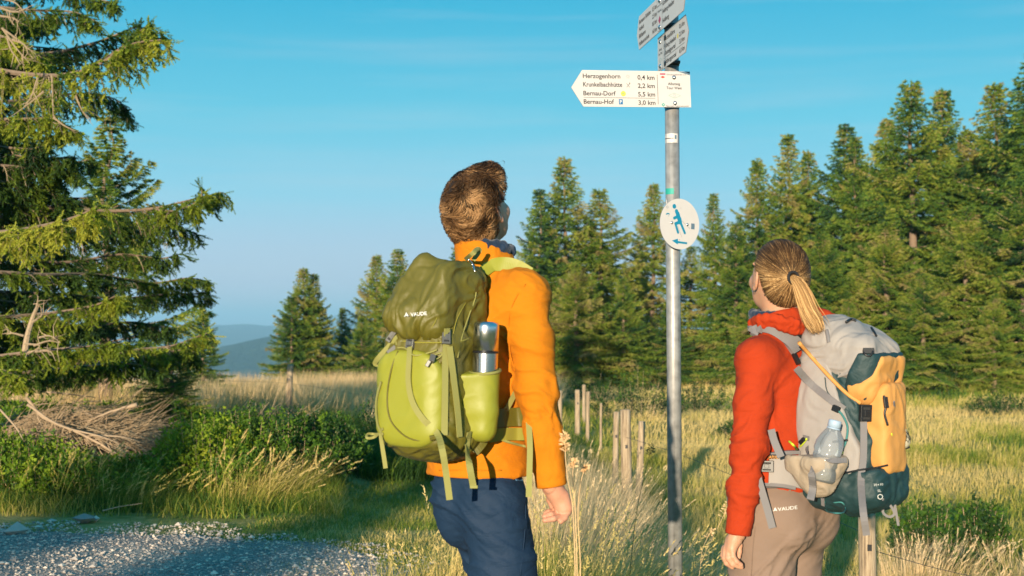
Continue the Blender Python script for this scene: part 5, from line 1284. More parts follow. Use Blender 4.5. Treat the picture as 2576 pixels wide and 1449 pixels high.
# lime front pocket
def rb2(x, z, cx, cz, hx, hz, r_): 
    qx, qz = np.abs(x - cx) - hx + r_, np.abs(z - cz) - hz + r_; return np.sqrt(np.maximum(qx, 0) ** 2 + np.maximum(qz, 0) ** 2) + np.minimum(np.maximum(qx, qz), 0) - r_
fr = fb.copy(); fr.rbox((-.008, -.275, 1.19), (.100, .055, .125), .045, .03)
front = fr.panel(lambda x, y, z: np.maximum(rb2(x, z, -.004, 1.182 - 0 * x, .112, .128, .080), y + .235), .007, .010)
P1.fix(front.build('front_pocket', m_lime, P1.root, lambda V, N: .0022 * ridged(V, (10, 10, 6), 221)))
# wearer's right side: bottle pocket
th_b, th_t = np.array([.140, -.180, 1.105]), np.array([.150, -.178, 1.385])
sp = Field((.03, -.33, 1.02), (.24, -.06, 1.32), .004); sp.chain([th_b + [0, 0, -.004], th_b + (th_t - th_b) * .16, th_b + (th_t - th_b) * .54], [.0365, .0385, .0395], .01); sp.cone((.095, -.195, 1.10), (.10, -.20, 1.24), .030, .05, .03)
axt = (th_t - th_b) / np.linalg.norm(th_t - th_b); sp.plane(th_b + axt * .150, axt + [.0, -.15, 0], .003)
P1.fix(sp.build('side_pocket', m_lime, P1.root, lambda V, N: .0018 * ridged(V, (8, 8, 14), 225)))
P1.fields = [fb, lid, front, sp]
def loopring(c, ax, r_, rr, sq=1.0, n=28):
    ax = ax / np.linalg.norm(ax); s_ = np.cross(ax, [0, 1, 0]); s_ /= np.linalg.norm(s_); u = np.cross(ax, s_)
    return np.array([c + s_ * math.cos(t) * r_ + u * math.sin(t) * r_ * sq for t in np.linspace(0, 2 * math.pi, n)])
P1.fix(tube_obj('pocket_trim', loopring(th_b + axt * .148, axt + np.array([0, -.15, 0]), .0405, 1), .0045, m_lwebb, P1.root, 8))
# webbing
S = P1.strap
S([(1034, 862), (1032, 905), (1030, 960), (1040, 1010), (1064, 1052), (1098, 1088), (1112, 1130, 3.60), (1122, 1190, 3.61), (1131, 1257, 3.62)], .0165, m_lwebb)
S([(1122, 825), (1122, 860), (1119, 900), (1117, 1000), (1117, 1094)], .0175, m_lwebb); S([(1128, 872), (1136, 940), (1146, 1030), (1152, 1098)], .0175, m_lwebb, off=.006)
S([(1178, 1086), (1172, 1120), (1180, 1168, 3.66), (1191, 1226, 3.67)], .017, m_lwebb); S([(960, 1088), (962, 1120, 3.76), (966, 1150, 3.76), (970, 1178, 3.76)], .0115, m_lwebb)
S([(966, 1078), (945, 1098, 3.80), (924, 1102, 3.80), (926, 1092, 3.82), (945, 1092, 3.82), (966, 1090)], .007, m_lwebb, 'strap_loop')
S([(1002, 848), (978, 872, 3.78), (952, 900, 3.80), (944, 915, 3.82), (962, 912, 3.82), (985, 880, 3.80), (1000, 862)], .013, m_lwebb, 'strap_loop')
S([(1330, 1062, 3.83), (1333, 1120, 3.80), (1332, 1180, 3.79), (1330, 1250, 3.79)], .0155, m_lwebb)
S([(962, 960), (950, 1010), (952, 1060), (965, 1095)], .006, m_lwebb, 'piping', .003)
P1.cord([(1002, 884), (985, 930), (975, 1000), (985, 1060), (1030, 1102), (1090, 1106), (1118, 1085), (1120, 980), (1116, 890)], .0022, m_olive, 'pocket_seam', .0015)
P1.cord([(1010, 858), (1060, 862), (1110, 862), (1160, 858), (1180, 850)], .0022, m_lining, 'lid_cord', .002); P1.cord([(1152, 662), (1124, 715), (1108, 770), (1092, 815), (1062, 850)], .0013, m_lining, 'lid_seam', .001); P1.cord([(1202, 700), (1180, 745), (1150, 800), (1140, 840)], .0013, m_lining, 'lid_seam', .001)
P1.cord([(1190, 690), (1196, 740), (1180, 790), (1160, 850), (1150, 900)], .002, m_lwebb, 'side_seam', .002)
P1.cord([(1002, 875), (1020, 880), (1045, 895), (1080, 890), (1100, 880)], .0024, m_lwebb, 'drawcord'); P1.cord([(1085, 905), (1095, 893), (1112, 888), (1105, 900), (1085, 908)], .0022, m_lwebb, 'drawcord')
P1.buckle((1036, 864), .024, .026, m_gbuck, -4, .010); P1.buckle((1121, 850), .022, .038, m_gbuck, -4, .012); P1.buckle((986, 842, 3.77), .014, .044, m_gbuck, -35, .010); P1.buckle((985, 880, 3.765), .012, .028, m_gbuck, -50, .012, slots=False)
P1.buckle((1086, 905), .014, .020, m_gbuck, -20, .014, slots=False); P1.buckle((1079, 915), .010, .018, m_gbuck, -30, .012, slots=False); P1.buckle((1088, 1098), .016, .010, m_olive, 10, .010, slots=False)
P1.buckle((1192, 1225, 3.665), .020, .008, m_lwebb, 0, .006, slots=False)
P1.decal(*EMBLEM, 1018, 797, 11, m_white, 4, 'mountain_emblem', .004); P1.lettering('VAUDE', 1036, 797, 12, m_white, 5, sx=1.0, bold=.03, off=.005)
# haul loop with metal hook, shoulder strap, hip belt
S([(1172, 652), (1186, 640, 3.80), (1200, 627, 3.82), (1206, 632, 3.84), (1190, 655, 3.84)], .012, m_lwebb, 'haul_loop'); P1.cord([(1178, 652), (1186, 668), (1192, 685)], .003, m_steel, 'hook')
P1.fields = [FLT]
S([(1216, 692), (1240, 674), (1270, 667), (1300, 672), (1332, 690)], .040, m_lime, 'shoulder_strap', .011, .003, 8)
P1.fields = [FLT]
S([(1305, 950), (1290, 985), (1274, 1018), (1262, 1040)], .015, m_lwebb, off=.012)
S([(1228, 1055), (1262, 1050), (1300, 1048), (1345, 1045), (1380, 1050)], .050, m_olive, 'hip_belt', .014, .004, 8); S([(1228, 1098), (1262, 1092), (1300, 1092), (1350, 1092)], .034, m_lining, 'hip_belt_wing', .012, .004, 8)
S([(1240, 1098), (1275, 1112), (1312, 1122), (1345, 1124)], .006, m_lwebb, 'hip_belt_piping', .010, .006, 8)
P1.fields = [fb]
S([(1215, 1000), (1222, 1050), (1218, 1100), (1195, 1140)], .020, m_olive, 'belt_anchor', .006)
# steel flask
fl = empty('flask', tuple(MB.wor(th_b)), R(-34), label='brushed steel vacuum flask standing in the side pocket of the green backpack', cat='flask')
H_ = np.linalg.norm(th_t - th_b); q_ = Vector(axt).to_track_quat('Z', 'Y').to_matrix(); q_ = np.array(q_)
for nm, prof, mt in (('bottle', [(0, 0), (.030, 0), (.033, .004), (.0338, .02), (.0338, H_ * .70)], m_steel), ('seal_ring', [(.030, H_ * .70), (.0348, H_ * .702), (.0348, H_ * .716), (.030, H_ * .718)], m_blk),
                     ('cup', [(.030, H_ * .716), (.0342, H_ * .718), (.0342, H_ * .95), (.0325, H_ * .98), (.028, H_ * .997), (0, H_)], m_steel)):
    V, F = lathe(prof, 40); mesh_np(nm, V @ q_.T, F, mt, fl, True)

# ------------------------------------------------------------------ the woman's rucksack
m_grey = cloth('pale_grey_nylon', (.30, .275, .26), .7, .03, 900, .25, .0, wr=.004, wscale=(12, 12, 9)); m_teal = cloth('teal_nylon', (.009, .036, .042), .6, .08, 900, .3, .0, wr=.006, wscale=(14, 14, 14), spec=.5)
m_apri = cloth('apricot_nylon', (.56, .27, .075), .65, .03, 900, .25, .0, wr=.005, wscale=(12, 12, 9)); m_gweb = cloth('grey_webbing', (.18, .17, .175), .75, .03, 1500, .6, .0)
m_mesh = cloth('beige_mesh', (.34, .27, .20), .8, .12, 420, 1.0, .0, wr=.004); m_tcord = cloth('teal_cord', (.05, .20, .20), .7, .3, 700, 1.0, .0); m_lcord = plain('lime_cord', (.50, .62, .03), .6); m_black = cloth('black_nylon', (.006, .010, .014), .6, .1, 900, .3, 0)
P2 = Pack(WB, (0, -.21, .86), 'backpack', label='grey, teal and apricot hiking backpack on the woman\'s back', cat='backpack')
DX = np.array([.037, -.012, 0])
fw = Field((-.22, -.42, .76), (.22, -.04, 1.46), .0048)
fw.rbox((0, -.175, 1.03), (.094, .105, .17), .05, .02, rotm(3)); fw.rbox((0, -.170, 1.16), (.090, .09, .13), .045, .04); fw.ell((0, -.205, .93), (.094, .106, .080), .05); fw.rbox((0, -.245, .985), (.082, .06, .10), .04, .04)
fw.lo = fw.lo + DX
lw = Field((-.22, -.44, 1.06), (.22, -.02, 1.46), .004); rw = rotm(10, 0, 0)
lw.rbox((0, -.190, 1.285), (.097, .115, .075), .05, .02, rw); lw.ell((0.01, -.165, 1.335), (.085, .085, .058), .05, rw); lw.rbox((.0, -.275, 1.235), (.082, .035, .075), .03, .035, rw)
P2.fix(fw.build('main_bag', m_teal, P2.root, lambda V, N: .008 * ridged(V, (16, 16, 16), 301)))
lw.lo = lw.lo + DX
P2.fix(lw.build('lid', m_grey, P2.root, lambda V, N: .008 * ridged(V, (10, 10, 10), 311, .5)))
def bp(f, off, pts, k=.006):
    """panel bounded by the planes through the lines of sight is not wanted; bounds are given in the bag's own x,y,z"""
    return f.panel(pts, off, k)
sidef = fw.panel(lambda x, y, z: np.maximum(np.maximum(x + .074, -(y + .285 + .35 * (z - 1.15) * 0)), np.maximum(.93 - z, -(y * 1.0 + .262 - .42 * (z - 1.08)) * 1.0)), .011, .008)
P2.fix(sidef.build('side_panel', m_grey, P2.root, lambda V, N: .003 * ridged(V, (12, 12, 10), 315)))
frw = fw.copy(); frw.rbox((.005, -.275, 1.085), (.072, .06, .14), .04, .03)
frontw = frw.panel(lambda x, y, z: np.maximum(rb2(x, z, .018, 1.085 + 0 * x, .078, .125, .035), y + .225), .009, .008)
P2.fix(frontw.build('front_pocket', m_apri, P2.root, lambda V, N: .004 * ridged(V, (14, 10, 10), 321)))
teal_l = lw.panel(lambda x, y, z: np.maximum(np.abs(x) - .2, np.maximum(y + .252 - .50 * (1.235 - z), z - 1.292)), .009, .006)
P2.fix(teal_l.build('lid_side_panel', m_teal, P2.root, lambda V, N: .003 * ridged(V, (12, 12, 10), 325)))
apr_l = lw.panel(lambda x, y, z: np.maximum(np.maximum(-(x + .078 + .5 * (z - 1.24) * -1), y + .245), z - 1.283), .013, .010)
P2.fix(apr_l.build('lid_pocket', m_apri, P2.root, lambda V, N: .006 * ridged(V, (12, 10, 12), 327)))
bot = fw.copy(); bot.rbox((.0, -.265, .935), (.098, .062, .062), .035, .03)
botp = bot.panel(lambda x, y, z: np.maximum(z - .985 - .12 * x, y + .10), .008, .008)
P2.fix(botp.build('bottom_compartment', m_teal, P2.root, lambda V, N: .007 * ridged(V, (14, 14, 20), 331)))
P2.fields = [fw, lw, sidef, frontw, teal_l, apr_l, botp]
S = P2.strap
P2.cord([(2010, 862), (2040, 895), (2085, 945), (2130, 990), (2165, 1015)], .0055, m_apri, 'lid_piping', .002, 8)
S([(2172, 1015), (2170, 1080), (2166, 1150), (2168, 1210), (2172, 1290, 3.78), (2180, 1346, 3.79)], [.019] * 6, m_gweb, off=.008); S([(2003, 925), (2040, 965), (2090, 1005), (2125, 1030)], .020, m_gweb, 'compression_strap')
P2.buckle((2171, 1038), .034, .046, m_blk, -2, .014, off=.012); P2.buckle((2184, 884), .030, .016, m_blk, 0, .010, slots=False); P2.cord([(2172, 883), (2175, 892), (2186, 896), (2194, 890), (2192, 882)], .0028, m_blk, 'lash_ring', .006)
P2.buckle((2226, 1012), .012, .030, m_blk, 8, .010, slots=False); P2.cord([(2222, 995), (2228, 1015), (2224, 1040), (2230, 1070)], .0032, m_blk, 'zip_pull', .006)
P2.cord([(2076, 950), (2085, 990), (2130, 1030), (2150, 1060)], .0015, m_teal, 'seam', .002)
P2.cord([(2080, 832), (2084, 850), (2086, 862)], .006, m_gweb, 'lid_tab', .002); P2.cord([(2128, 815), (2140, 808), (2152, 812)], .004, m_blk, 'haul_loop', .006); P2.cord([(2190, 828), (2198, 840), (2202, 848)], .0035, m_blk, 'lid_clip', .005)
P2.cord([(2108, 1030), (2120, 1045), (2132, 1075), (2130, 1110), (2118, 1140)], .0032, m_tcord, 'elastic_cord', .008); P2.buckle((2106, 1028), .022, .016, m_black, -20, .012, slots=False); P2.cord([(2100, 1110), (2120, 1108), (2135, 1106)], .0035, m_blk, 'toggle', .01)
# bottom pocket zip, tags and loops
P2.cord([(2078, 1212), (2110, 1195), (2160, 1185), (2200, 1180), (2232, 1170)], .003, m_black, 'zip', .003); P2.cord([(2078, 1214), (2072, 1226), (2088, 1222), (2100, 1212)], .0018, m_gweb, 'piping', .003)
S([(2068, 1228), (2073, 1250), (2074, 1268)], .010, m_gweb, 'zip_tag', off=.006); P2.cord([(2076, 1258), (2080, 1280), (2095, 1290, 3.80), (2120, 1290, 3.80), (2128, 1275), (2120, 1262), (2100, 1262)], .0022, m_tcord, 'cord_loop', .005)
P2.lettering('35+10', 2196, 1222, 8, m_white, 5, name='size_print', off=.008); P2.lettering('SL', 2204, 1237, 9, m_white, 5, name='size_print', off=.008)
th_ = np.linspace(0, 2 * math.pi, 20, endpoint=False); P2.decal(np.vstack([np.stack([np.cos(th_), np.sin(th_)], 1), np.stack([np.cos(th_), np.sin(th_)], 1) * .72]), [(i, (i + 1) % 20, 20 + (i + 1) % 20, 20 + i) for i in range(20)], 2210, 1248, 6, m_white, 0, 'round_print', .008)
# trailing straps on the far side
S([(2245, 1010), (2252, 1080, 3.97), (2250, 1180, 3.97), (2247, 1240, 3.97), (2260, 1322, 3.97)], .007, m_gweb); S([(2218, 1255), (2232, 1262, 3.95), (2250, 1290, 3.95), (2238, 1300, 3.95), (2222, 1290, 3.95), (2222, 1268, 3.95)], .007, m_gweb, 'strap_loop')
P2.cord([(2240, 1090), (2248, 1130, 3.96), (2252, 1165, 3.96)], .0018, m_lcord, 'pull_cord')
# shoulder strap, load lifter, hip belt on the fleece
P2.fields = [FLW]
S([(1893, 838), (1905, 822), (1925, 814), (1955, 822), (1985, 850), (2002, 885)], [.032, .040, .048, .052, .050, .046], m_gweb, 'shoulder_strap', .012, .002, 8)
S([(1895, 846), (1912, 834), (1925, 832)], .022, m_gweb, 'strap_pad', .012, .012, 6)
P2.buckle((1925, 808), .016, .010, m_blk, -10, .010, slots=False); P2.buckle((2003, 838), .030, .018, m_blk, -35, .012, off=.014); S([(1985, 826), (2010, 845), (2030, 855)], .014, m_gweb, 'load_lifter', off=.012)
P2.buckle((2000, 905), .012, .036, m_blk, 5, .012, slots=False)
P2.fields = [FLW, TRW]
S([(1934, 1180), (1965, 1182), (2000, 1188), (2040, 1200)], .085, m_grey, 'hip_belt', .012, .003, 8); S([(1934, 1142), (1970, 1137), (2005, 1136)], .010, m_gweb, 'hip_belt_edge', .015, .004, 8); S([(1918, 1228), (1960, 1224), (1995, 1228)], .010, m_gweb, 'hip_belt_edge', .015, .004, 8)
S([(1934, 1146), (1955, 1146)], .012, m_black, 'belt_label', .003, .020, 3); P2.lettering('VARIO', 1928, 1151, 12, m_apri, 0, sx=.8, bold=.02, off=.026)
P2.buckle((1931, 1172), .038, .032, m_blk, 0, .012, off=.022)
S([(1940, 1080, 3.90), (1948, 1110, 3.90), (1965, 1150, 3.89)], .020, m_gweb); S([(1905, 1195, 3.96), (1918, 1240, 3.95), (1930, 1280, 3.95), (1943, 1328, 3.95)], .020, m_gweb, 'strap', k=5)
P2.decal(*EMBLEM, 1944, 1286, 10, m_white, 3, 'mountain_emblem', .003, [TRW]); P2.lettering('VAUDE', 1957, 1286, 12, m_white, 6, sx=1.25, bold=.01, off=.003, field=[TRW])
# mesh pocket
bt0, bt1 = WB.L(2076, 1165, 3.825), WB.L(2101, 1060, 3.825)
mp_ = Field(bt0 - [.14, .12, .14], bt0 + [.14, .12, .12], .004)
A = lambda *p: WB.L(*p)
mp_.cone(A(2008, 1150, 3.88), A(2045, 1225, 3.85), .030, .020, .02); mp_.cone(A(2062, 1165, 3.835), A(2066, 1222, 3.85), .046, .024, .03); mp_.cone(A(2100, 1160, 3.84), A(2080, 1212, 3.85), .034, .024, .03); mp_.cone(A(1996, 1172, 3.90), A(2030, 1210, 3.88), .020, .018, .03)
mp_.plane(A(2060, 1150, 3.82), (0.0, 0.0, 1), .006)
P2.fix(mp_.build('mesh_pocket', m_mesh, P2.root, lambda V, N: .006 * ridged(V, (20, 20, 12), 341) + .0008 * np.sin(V[:, 2] * 900) * np.sin((V[:, 0] + V[:, 1]) * 900)))
P2.fields = [mp_, fw, sidef]
S([(2030, 1095), (2034, 1130), (2042, 1180), (2046, 1225), (2038, 1258, 3.80)], .020, m_gweb, off=.004); S([(2055, 1148), (2085, 1160), (2125, 1158)], .014, m_gweb, 'pocket_band', off=.005)
P2.cord([(1985, 1110, 3.84), (1998, 1122, 3.83), (2008, 1130), (2020, 1118), (2032, 1102)], .003, m_lcord, 'pocket_cord', .004); P2.cord([(2108, 1142), (2113, 1130), (2122, 1138), (2112, 1146)], .0025, m_lcord, 'pocket_cord', .006)
P2.buckle((2022, 1108), .012, .022, m_blk, -50, .012, slots=False)
# clear drinking bottle
m, n, o_ = M('clear_plastic'); tr = nd(n, 'ShaderNodeBsdfTransparent', {'Color': (.90, .93, .95, 1)}); gl = nd(n, 'ShaderNodeBsdfPrincipled', {'Base Color': (.55, .58, .62, 1), 'Roughness': .12}); lw_ = nd(n, 'ShaderNodeLayerWeight', {'Blend': .35})
fa = nd(n, 'ShaderNodeMath', {0: lw_.outputs['Fresnel'], 1: .75, 2: .18}, operation='MULTIPLY_ADD', use_clamp=True); mx_ = nd(n, 'ShaderNodeMixShader', {0: fa.outputs[0], 1: tr.outputs[0], 2: gl.outputs[0]}); n.links.new(mx_.outputs[0], o_.inputs[0]); m_pet = m
m, n, o_ = M('water'); tr = nd(n, 'ShaderNodeBsdfTransparent', {'Color': (.88, .93, .95, 1)}); gl = nd(n, 'ShaderNodeBsdfGlossy', {'Roughness': .05}); mx_ = nd(n, 'ShaderNodeMixShader', {0: .06, 1: tr.outputs[0], 2: gl.outputs[0]}); n.links.new(mx_.outputs[0], o_.inputs[0]); m_water = m
m_cap = plain('pale_blue_cap', (.34, .44, .56), .4)
H_ = np.linalg.norm(bt1 - bt0); ab = (bt1 - bt0) / H_; q_ = np.array(Vector(ab).to_track_quat('Z', 'Y').to_matrix())
bo = empty('water_bottle', tuple(WB.wor(bt0)), R(46), label='clear crumpled water bottle with pale blue cap in the mesh side pocket', cat='bottle')
prof = [(0, -.05), (.030, -.05), (.036, -.042), (.037, -.02), (.0345, -.012), (.037, -.004), (.038, .02), (.0355, .028), (.038, .036), (.037, .056), (.031, .074), (.022, .088), (.015, .096), (.0135, .104)]
V, F = lathe(prof, 40); V[:, :2] *= (1 + .05 * np.sin(V[:, 2] * 90 + 3 * np.arctan2(V[:, 1], V[:, 0])))[:, None]; mesh_np('bottle', V @ q_.T, F, m_pet, bo, True)
V, F = lathe([(0, -.047), (.028, -.047), (.033, -.04), (.034, -.01), (0, -.01)], 32); mesh_np('water_fill', V @ q_.T, F, m_water, bo, True)
V, F = lathe([(.014, .098), (.0175, .099), (.0175, .116), (.016, .118), (0, .1185)], 32); V[:, :2] *= (1 + .02 * np.cos(16 * np.arctan2(V[:, 1], V[:, 0])))[:, None]; mesh_np('cap', V @ q_.T, F, m_cap, bo, True)
V, F = lathe([(.0135, .093), (.018, .094), (.018, .097), (.0135, .098)], 32); mesh_np('neck_ring', V @ q_.T, F, m_cap, bo, True)
# net pouch hanging from a carabiner
c0 = WB.L(2248, 1050, 3.985); po = empty('net_pouch', tuple(WB.wor(c0)), R(46), label='small dark net pouch with pale filling hanging at the right side of the grey rucksack', cat='pouch')
g = Field(c0 + [-.07, -.07, -.12], c0 + [.07, .07, .02], .003); g.chain([WB.L(2252, 1060, 3.985), WB.L(2262, 1085, 3.985), WB.L(2270, 1110, 3.985)], [.010, .019, .022], .01)
o = g.build('filling', plain('cream_fabric', (.42, .38, .27), .8, bump=.3, bs=90), po); o.location = tuple(-c0)
a = Acc(); ax_ = [WB.L(2251, 1054, 3.985), WB.L(2262, 1085, 3.985), WB.L(2272, 1120, 3.985)]; C = smoothpath(ax_, 12); Tn, A_, B_ = frames(C); rr = np.interp(np.linspace(0, 1, len(C)), [0, .15, .6, .85, 1], [.004, .012, .0225, .0245, .018])
for sg in (-1, 1):
    for q in range(12):
        th_ = q * .5236 + sg * np.linspace(0, 2.6, len(C)); a.add(*tube(C + rr[:, None] * (np.cos(th_)[:, None] * A_ + np.sin(th_)[:, None] * B_) - c0, .0009, 3))
o = a.build('net', m_black, po); o['kind'] = 'stuff'
e = WB.L(2288, 1124, 3.985) - c0; a = smoothpath([WB.L(2262, 1124, 3.985) - c0, WB.L(2276, 1127, 3.985) - c0, e], 4); tube_obj('bottom_edge', a, .004, m_black, po, 6)
tube_obj('hanging_cord', [WB.L(2240, 1020, 3.985) - c0, WB.L(2246, 1040, 3.985) - c0, WB.L(2252, 1058, 3.985) - c0], .004, m_tcord, po, 6)
c1 = WB.L(2248, 1012, 3.99); cb = empty('carabiner', tuple(WB.wor(c1)), R(46), label='small silver carabiner clipped to the right edge of the grey rucksack', cat='carabiner')
ring = [(2240, 998), (2246, 996), (2256, 1020), (2258, 1030), (2253, 1034), (2246, 1022), (2240, 998)]; tube_obj('ring', smoothpath([WB.L(x, y, 3.99) - c1 for x, y in ring], 4), .0022, m_steel, cb, 6)
# ================================================================== SIGNPOST, SIGNS, FENCE
m, n, o_ = M('galvanised_pole'); t = nd(n, 'ShaderNodeTexCoord'); mp = nd(n, 'ShaderNodeMapping', {'Vector': t.outputs['Object'], 'Scale': (60, 60, 1.2)})
g = nd(n, 'ShaderNodeTexNoise', {'Vector': mp.outputs[0], 'Scale': 1.0, 'Detail': 5.0}); g2 = nd(n, 'ShaderNodeTexNoise', {'Vector': t.outputs['Object'], 'Scale': 30.0, 'Detail': 6.0})
a = nd(n, 'ShaderNodeMath', {0: g.outputs[0], 1: g2.outputs[0]}, operation='ADD'); a = nd(n, 'ShaderNodeMath', {0: a.outputs[0], 1: .5}, operation='MULTIPLY')
r = ramp(n, a.outputs[0], [(.34, (.17, .165, .16)), (.5, (.29, .28, .27)), (.66, (.38, .37, .36))])
p = nd(n, 'ShaderNodeBsdfPrincipled', {'Base Color': r.outputs[0], 'Roughness': .45, 'Metallic': .35}); n.links.new(p.outputs[0], o_.inputs[0]); m_pole = m
m_sign = plain('white_sign_enamel', (.54, .51, .50), .45, bs=22, var=.05); m_ink = plain('black_ink', (.02, .018, .022), .6); m_rim = plain('sign_edge', (.22, .21, .2), .5, .3)
m_red_i = plain('red_ink', (.55, .05, .03), .6); m_yel = plain('yellow_ink', (.62, .50, .05), .6); m_blue_i = plain('blue_ink', (.01, .13, .33), .6); m_cyan = plain('cyan_ink', (.005, .20, .34), .5); m_grn = plain('green_ink', (.02, .32, .26), .6); m_greyb = plain('grey_blue_ink', (.10, .16, .22), .6); m_mag = plain('magenta_ink', (.35, .03, .10), .6)
pole_b, pole_t = W(1699, 1449, 6.0), W(1690, 200, 6.0); dv = (pole_t - pole_b) / (pole_t[2] - pole_b[2])
zb = float(ground_z(pole_b[0], 6.0)); base = pole_b + dv * (zb - .3 - pole_b[2]); top = pole_b + dv * (3.05 - pole_b[2])
pr = empty('signpost', tuple(base + dv * .3), label='galvanised steel signpost carrying the white direction signs between the two hikers', cat='signpost')
o = base + dv * .3
V, F = tube([base - o, top - o], .0302, 40); mesh_np('pole', V, fixq(F), m_pole, pr, True)
V, F = tube([top - o, top - o + [0, 0, .012]], .032, 24); mesh_np('pole_cap', V, fixq(F), m_blk, pr, True)
def patch(name, px0, px1, py0, py1, mat, parent, org, rad=.0308, lift=.0006):
    """sticker wrapped on the pole"""
    a = []; c = (W((px0 + px1) / 2, (py0 + py1) / 2, 6.0)); 
    V = []; n_ = 9
    for i in range(n_):
        f_ = i / (n_ - 1); px = px0 + (px1 - px0) * f_
        for py in (py0, py1):
            w_ = W(px, py, 6.0); ctr = pole_b + dv * (w_[2] - pole_b[2]); dx = np.clip((w_[0] - ctr[0]) / rad, -.999, .999); V.append([ctr[0] + dx * rad, ctr[1] - math.sqrt(1 - dx * dx) * (rad + lift), w_[2]])
    return mesh_py(name, np.array(V) - org, [(2 * i, 2 * i + 1, 2 * i + 3, 2 * i + 2) for i in range(n_ - 1)], mat, parent, True)
st = patch('sticker', 1673, 1703, 338, 361, m_sign, pr, o); patch('sticker_print', 1673, 1692, 349, 351, m_ink, st, o, lift=.001); patch('sticker_print', 1695, 1700, 342, 352, m_greyb, st, o, lift=.001)
patch('teal_sticker', 1674, 1693, 475, 490, m_grn, pr, o)

class Plate:
    """flat sign: local u to the right, v up, n towards the reader"""
    def __init__(s, name, c, u, v, **k):
        s.c = np.array(c, float); s.u = np.array(u, float) / np.linalg.norm(u); v = np.array(v, float); v = v - s.u * (v @ s.u); s.v = v / np.linalg.norm(v); s.n = np.cross(s.u, s.v) 
        s.root = empty(name, tuple(s.c), **k)
    def P(s, x, y, z=0): return s.u * x + s.v * y + s.n * z
    def plate(s, pts, mat, th=.003, name='plate', rim=True):
        V, F = prism(pts, -th, 0); o = mesh_py(name, [s.P(*v) for v in V], F, mat, s.root)
        if rim: o.data.materials.append(m_rim); 
        for p in o.data.polygons[1:] if rim else []:
            if p.index != 1: p.material_index = 1
        return o
    def flat(s, V, F, mat, name='print', z=.0008): return mesh_py(name, [s.P(v[0], v[1], z) for v in V], F, mat, s.root)
    def text(s, b, x, y, h, mat=None, sx=1.0, align='LEFT', bold=0, width=None, z=.0008):
        V, F = text_mesh(b, 1.0, 1, bold=bold); V = V - [V[:, 0].min(), 0, 0]; w0 = V[:, 0].max(); V = V[:, :2] * (h / .73)
        V[:, 0] *= (width / (w0 * h / .73)) if width else sx
        w_ = V[:, 0].max(); V[:, 0] += x - (w_ if align == 'RIGHT' else w_ / 2 if align == 'CENTER' else 0); V[:, 1] += y; return s.flat(V, F, mat or m_ink, 'lettering', z)
    def rect(s, x0, y0, x1, y1, mat, name='print', z=.0008): return s.flat([(x0, y0), (x1, y0), (x1, y1), (x0, y1)], [(0, 1, 2, 3)], mat, name, z)
    def poly(s, pts, mat, name='print', z=.0008): return s.flat(pts, [tuple(range(len(pts)))], mat, name, z)
    def disc(s, x, y, r_, mat, z=.0008, name='print', n=24): return s.poly([(x + math.cos(t) * r_, y + math.sin(t) * r_) for t in np.linspace(0, 2 * math.pi, n, endpoint=False)], mat, name, z)
    def line(s, x0, y0, x1, y1, w_, mat, name='print', z=.0008):
        d = np.array([x1 - x0, y1 - y0]); d = d / np.linalg.norm(d); m_ = np.array([-d[1], d[0]]) * w_ / 2; a, b = np.array([x0, y0]), np.array([x1, y1]); return s.poly([a - m_, b - m_, b + m_, a + m_], mat, name, z)
    def outline(s, pts, w_, mat, z=.0008):
        for i in range(len(pts)): s.line(*pts[i], *pts[(i + 1) % len(pts)], w_, mat, 'print', z)
    def bolt(s, x, y, r_=.0065):
        prof = [(r_ * 1.35, 0), (r_ * 1.35, .0012), (r_, .0014), (r_ * .92, r_ * .5), (r_ * .6, r_ * .85), (0, r_)]; V, F = lathe(prof, 16); return mesh_np('bolt', np.array([s.P(x + v[0], y + v[1], v[2]) for v in V]), F, m_steel, s.root, True)
    def clamp(s, y, back=.02):
        """band that holds the sign to the pole"""
        c = s.c + s.P(0, y); ctr = pole_b + dv * (c[2] - pole_b[2]); V, F = tube([ctr - dv * .009 - s.c, ctr + dv * .009 - s.c], .0325, 28); mesh_np('clamp', V, fixq(F), m_blk, s.root, True)

# the sign pointing left
l, r_ = W(1466, 222, 5.83), W(1737, 225, 5.965)
S3 = Plate('direction_sign', (l + r_) / 2, r_ - l, (-.004, 0, 1), label='white arrow sign pointing left that lists Herzogenhorn, Krunkelbachhütte, Bernau-Dorf and Bernau-Hof', cat='sign')
hw = np.linalg.norm(r_ - l) / 2; hh = .0755
S3.plate([(-hw, -hh), (hw, -hh), (hw, hh), (-hw, hh), (-hw - .050, .003)], m_sign)
k_ = 2 * hw / 271.0     # metres per display pixel along the sign
X = lambda px: -hw + (px - 1466) * k_
Yv = lambda py: hh - (py - 176) * (2 * hh / 91.0)
for b, y, sx_ in (('Herzogenhorn', 196, 93), ('Krunkelbachhütte', 217, 97), ('Bernau-Dorf', 239, 80), ('Bernau-Hof', 260, 75)):
    S3.text(b, X(1467), Yv(y), .0195, width=sx_ * k_, bold=.014)
for b, y in (('0,4 km', 198), ('2,2 km', 219), ('5,5 km', 240.5), ('3,0 km', 261.5)): S3.text(b, X(1603), Yv(y), .0195, width=43 * k_, bold=.014)
S3.line(X(1467), Yv(244), X(1646), Yv(245), .0014, m_ink); S3.line(X(1653), Yv(185), X(1653), Yv(260), .0018, m_ink)
for q in range(8): c, s_ = math.cos(q * .785), math.sin(q * .785); S3.line(X(1579) + c * .003, Yv(191) + s_ * .003, X(1579) + c * .010, Yv(191) + s_ * .010, .0008, m_greyb)
S3.line(X(1575), Yv(218), X(1583), Yv(208), .0014, m_ink); S3.line(X(1583), Yv(218), X(1575), Yv(208), .0014, m_ink); S3.line(X(1583), Yv(206), X(1583), Yv(210), .0028, m_ink, z=.0011)
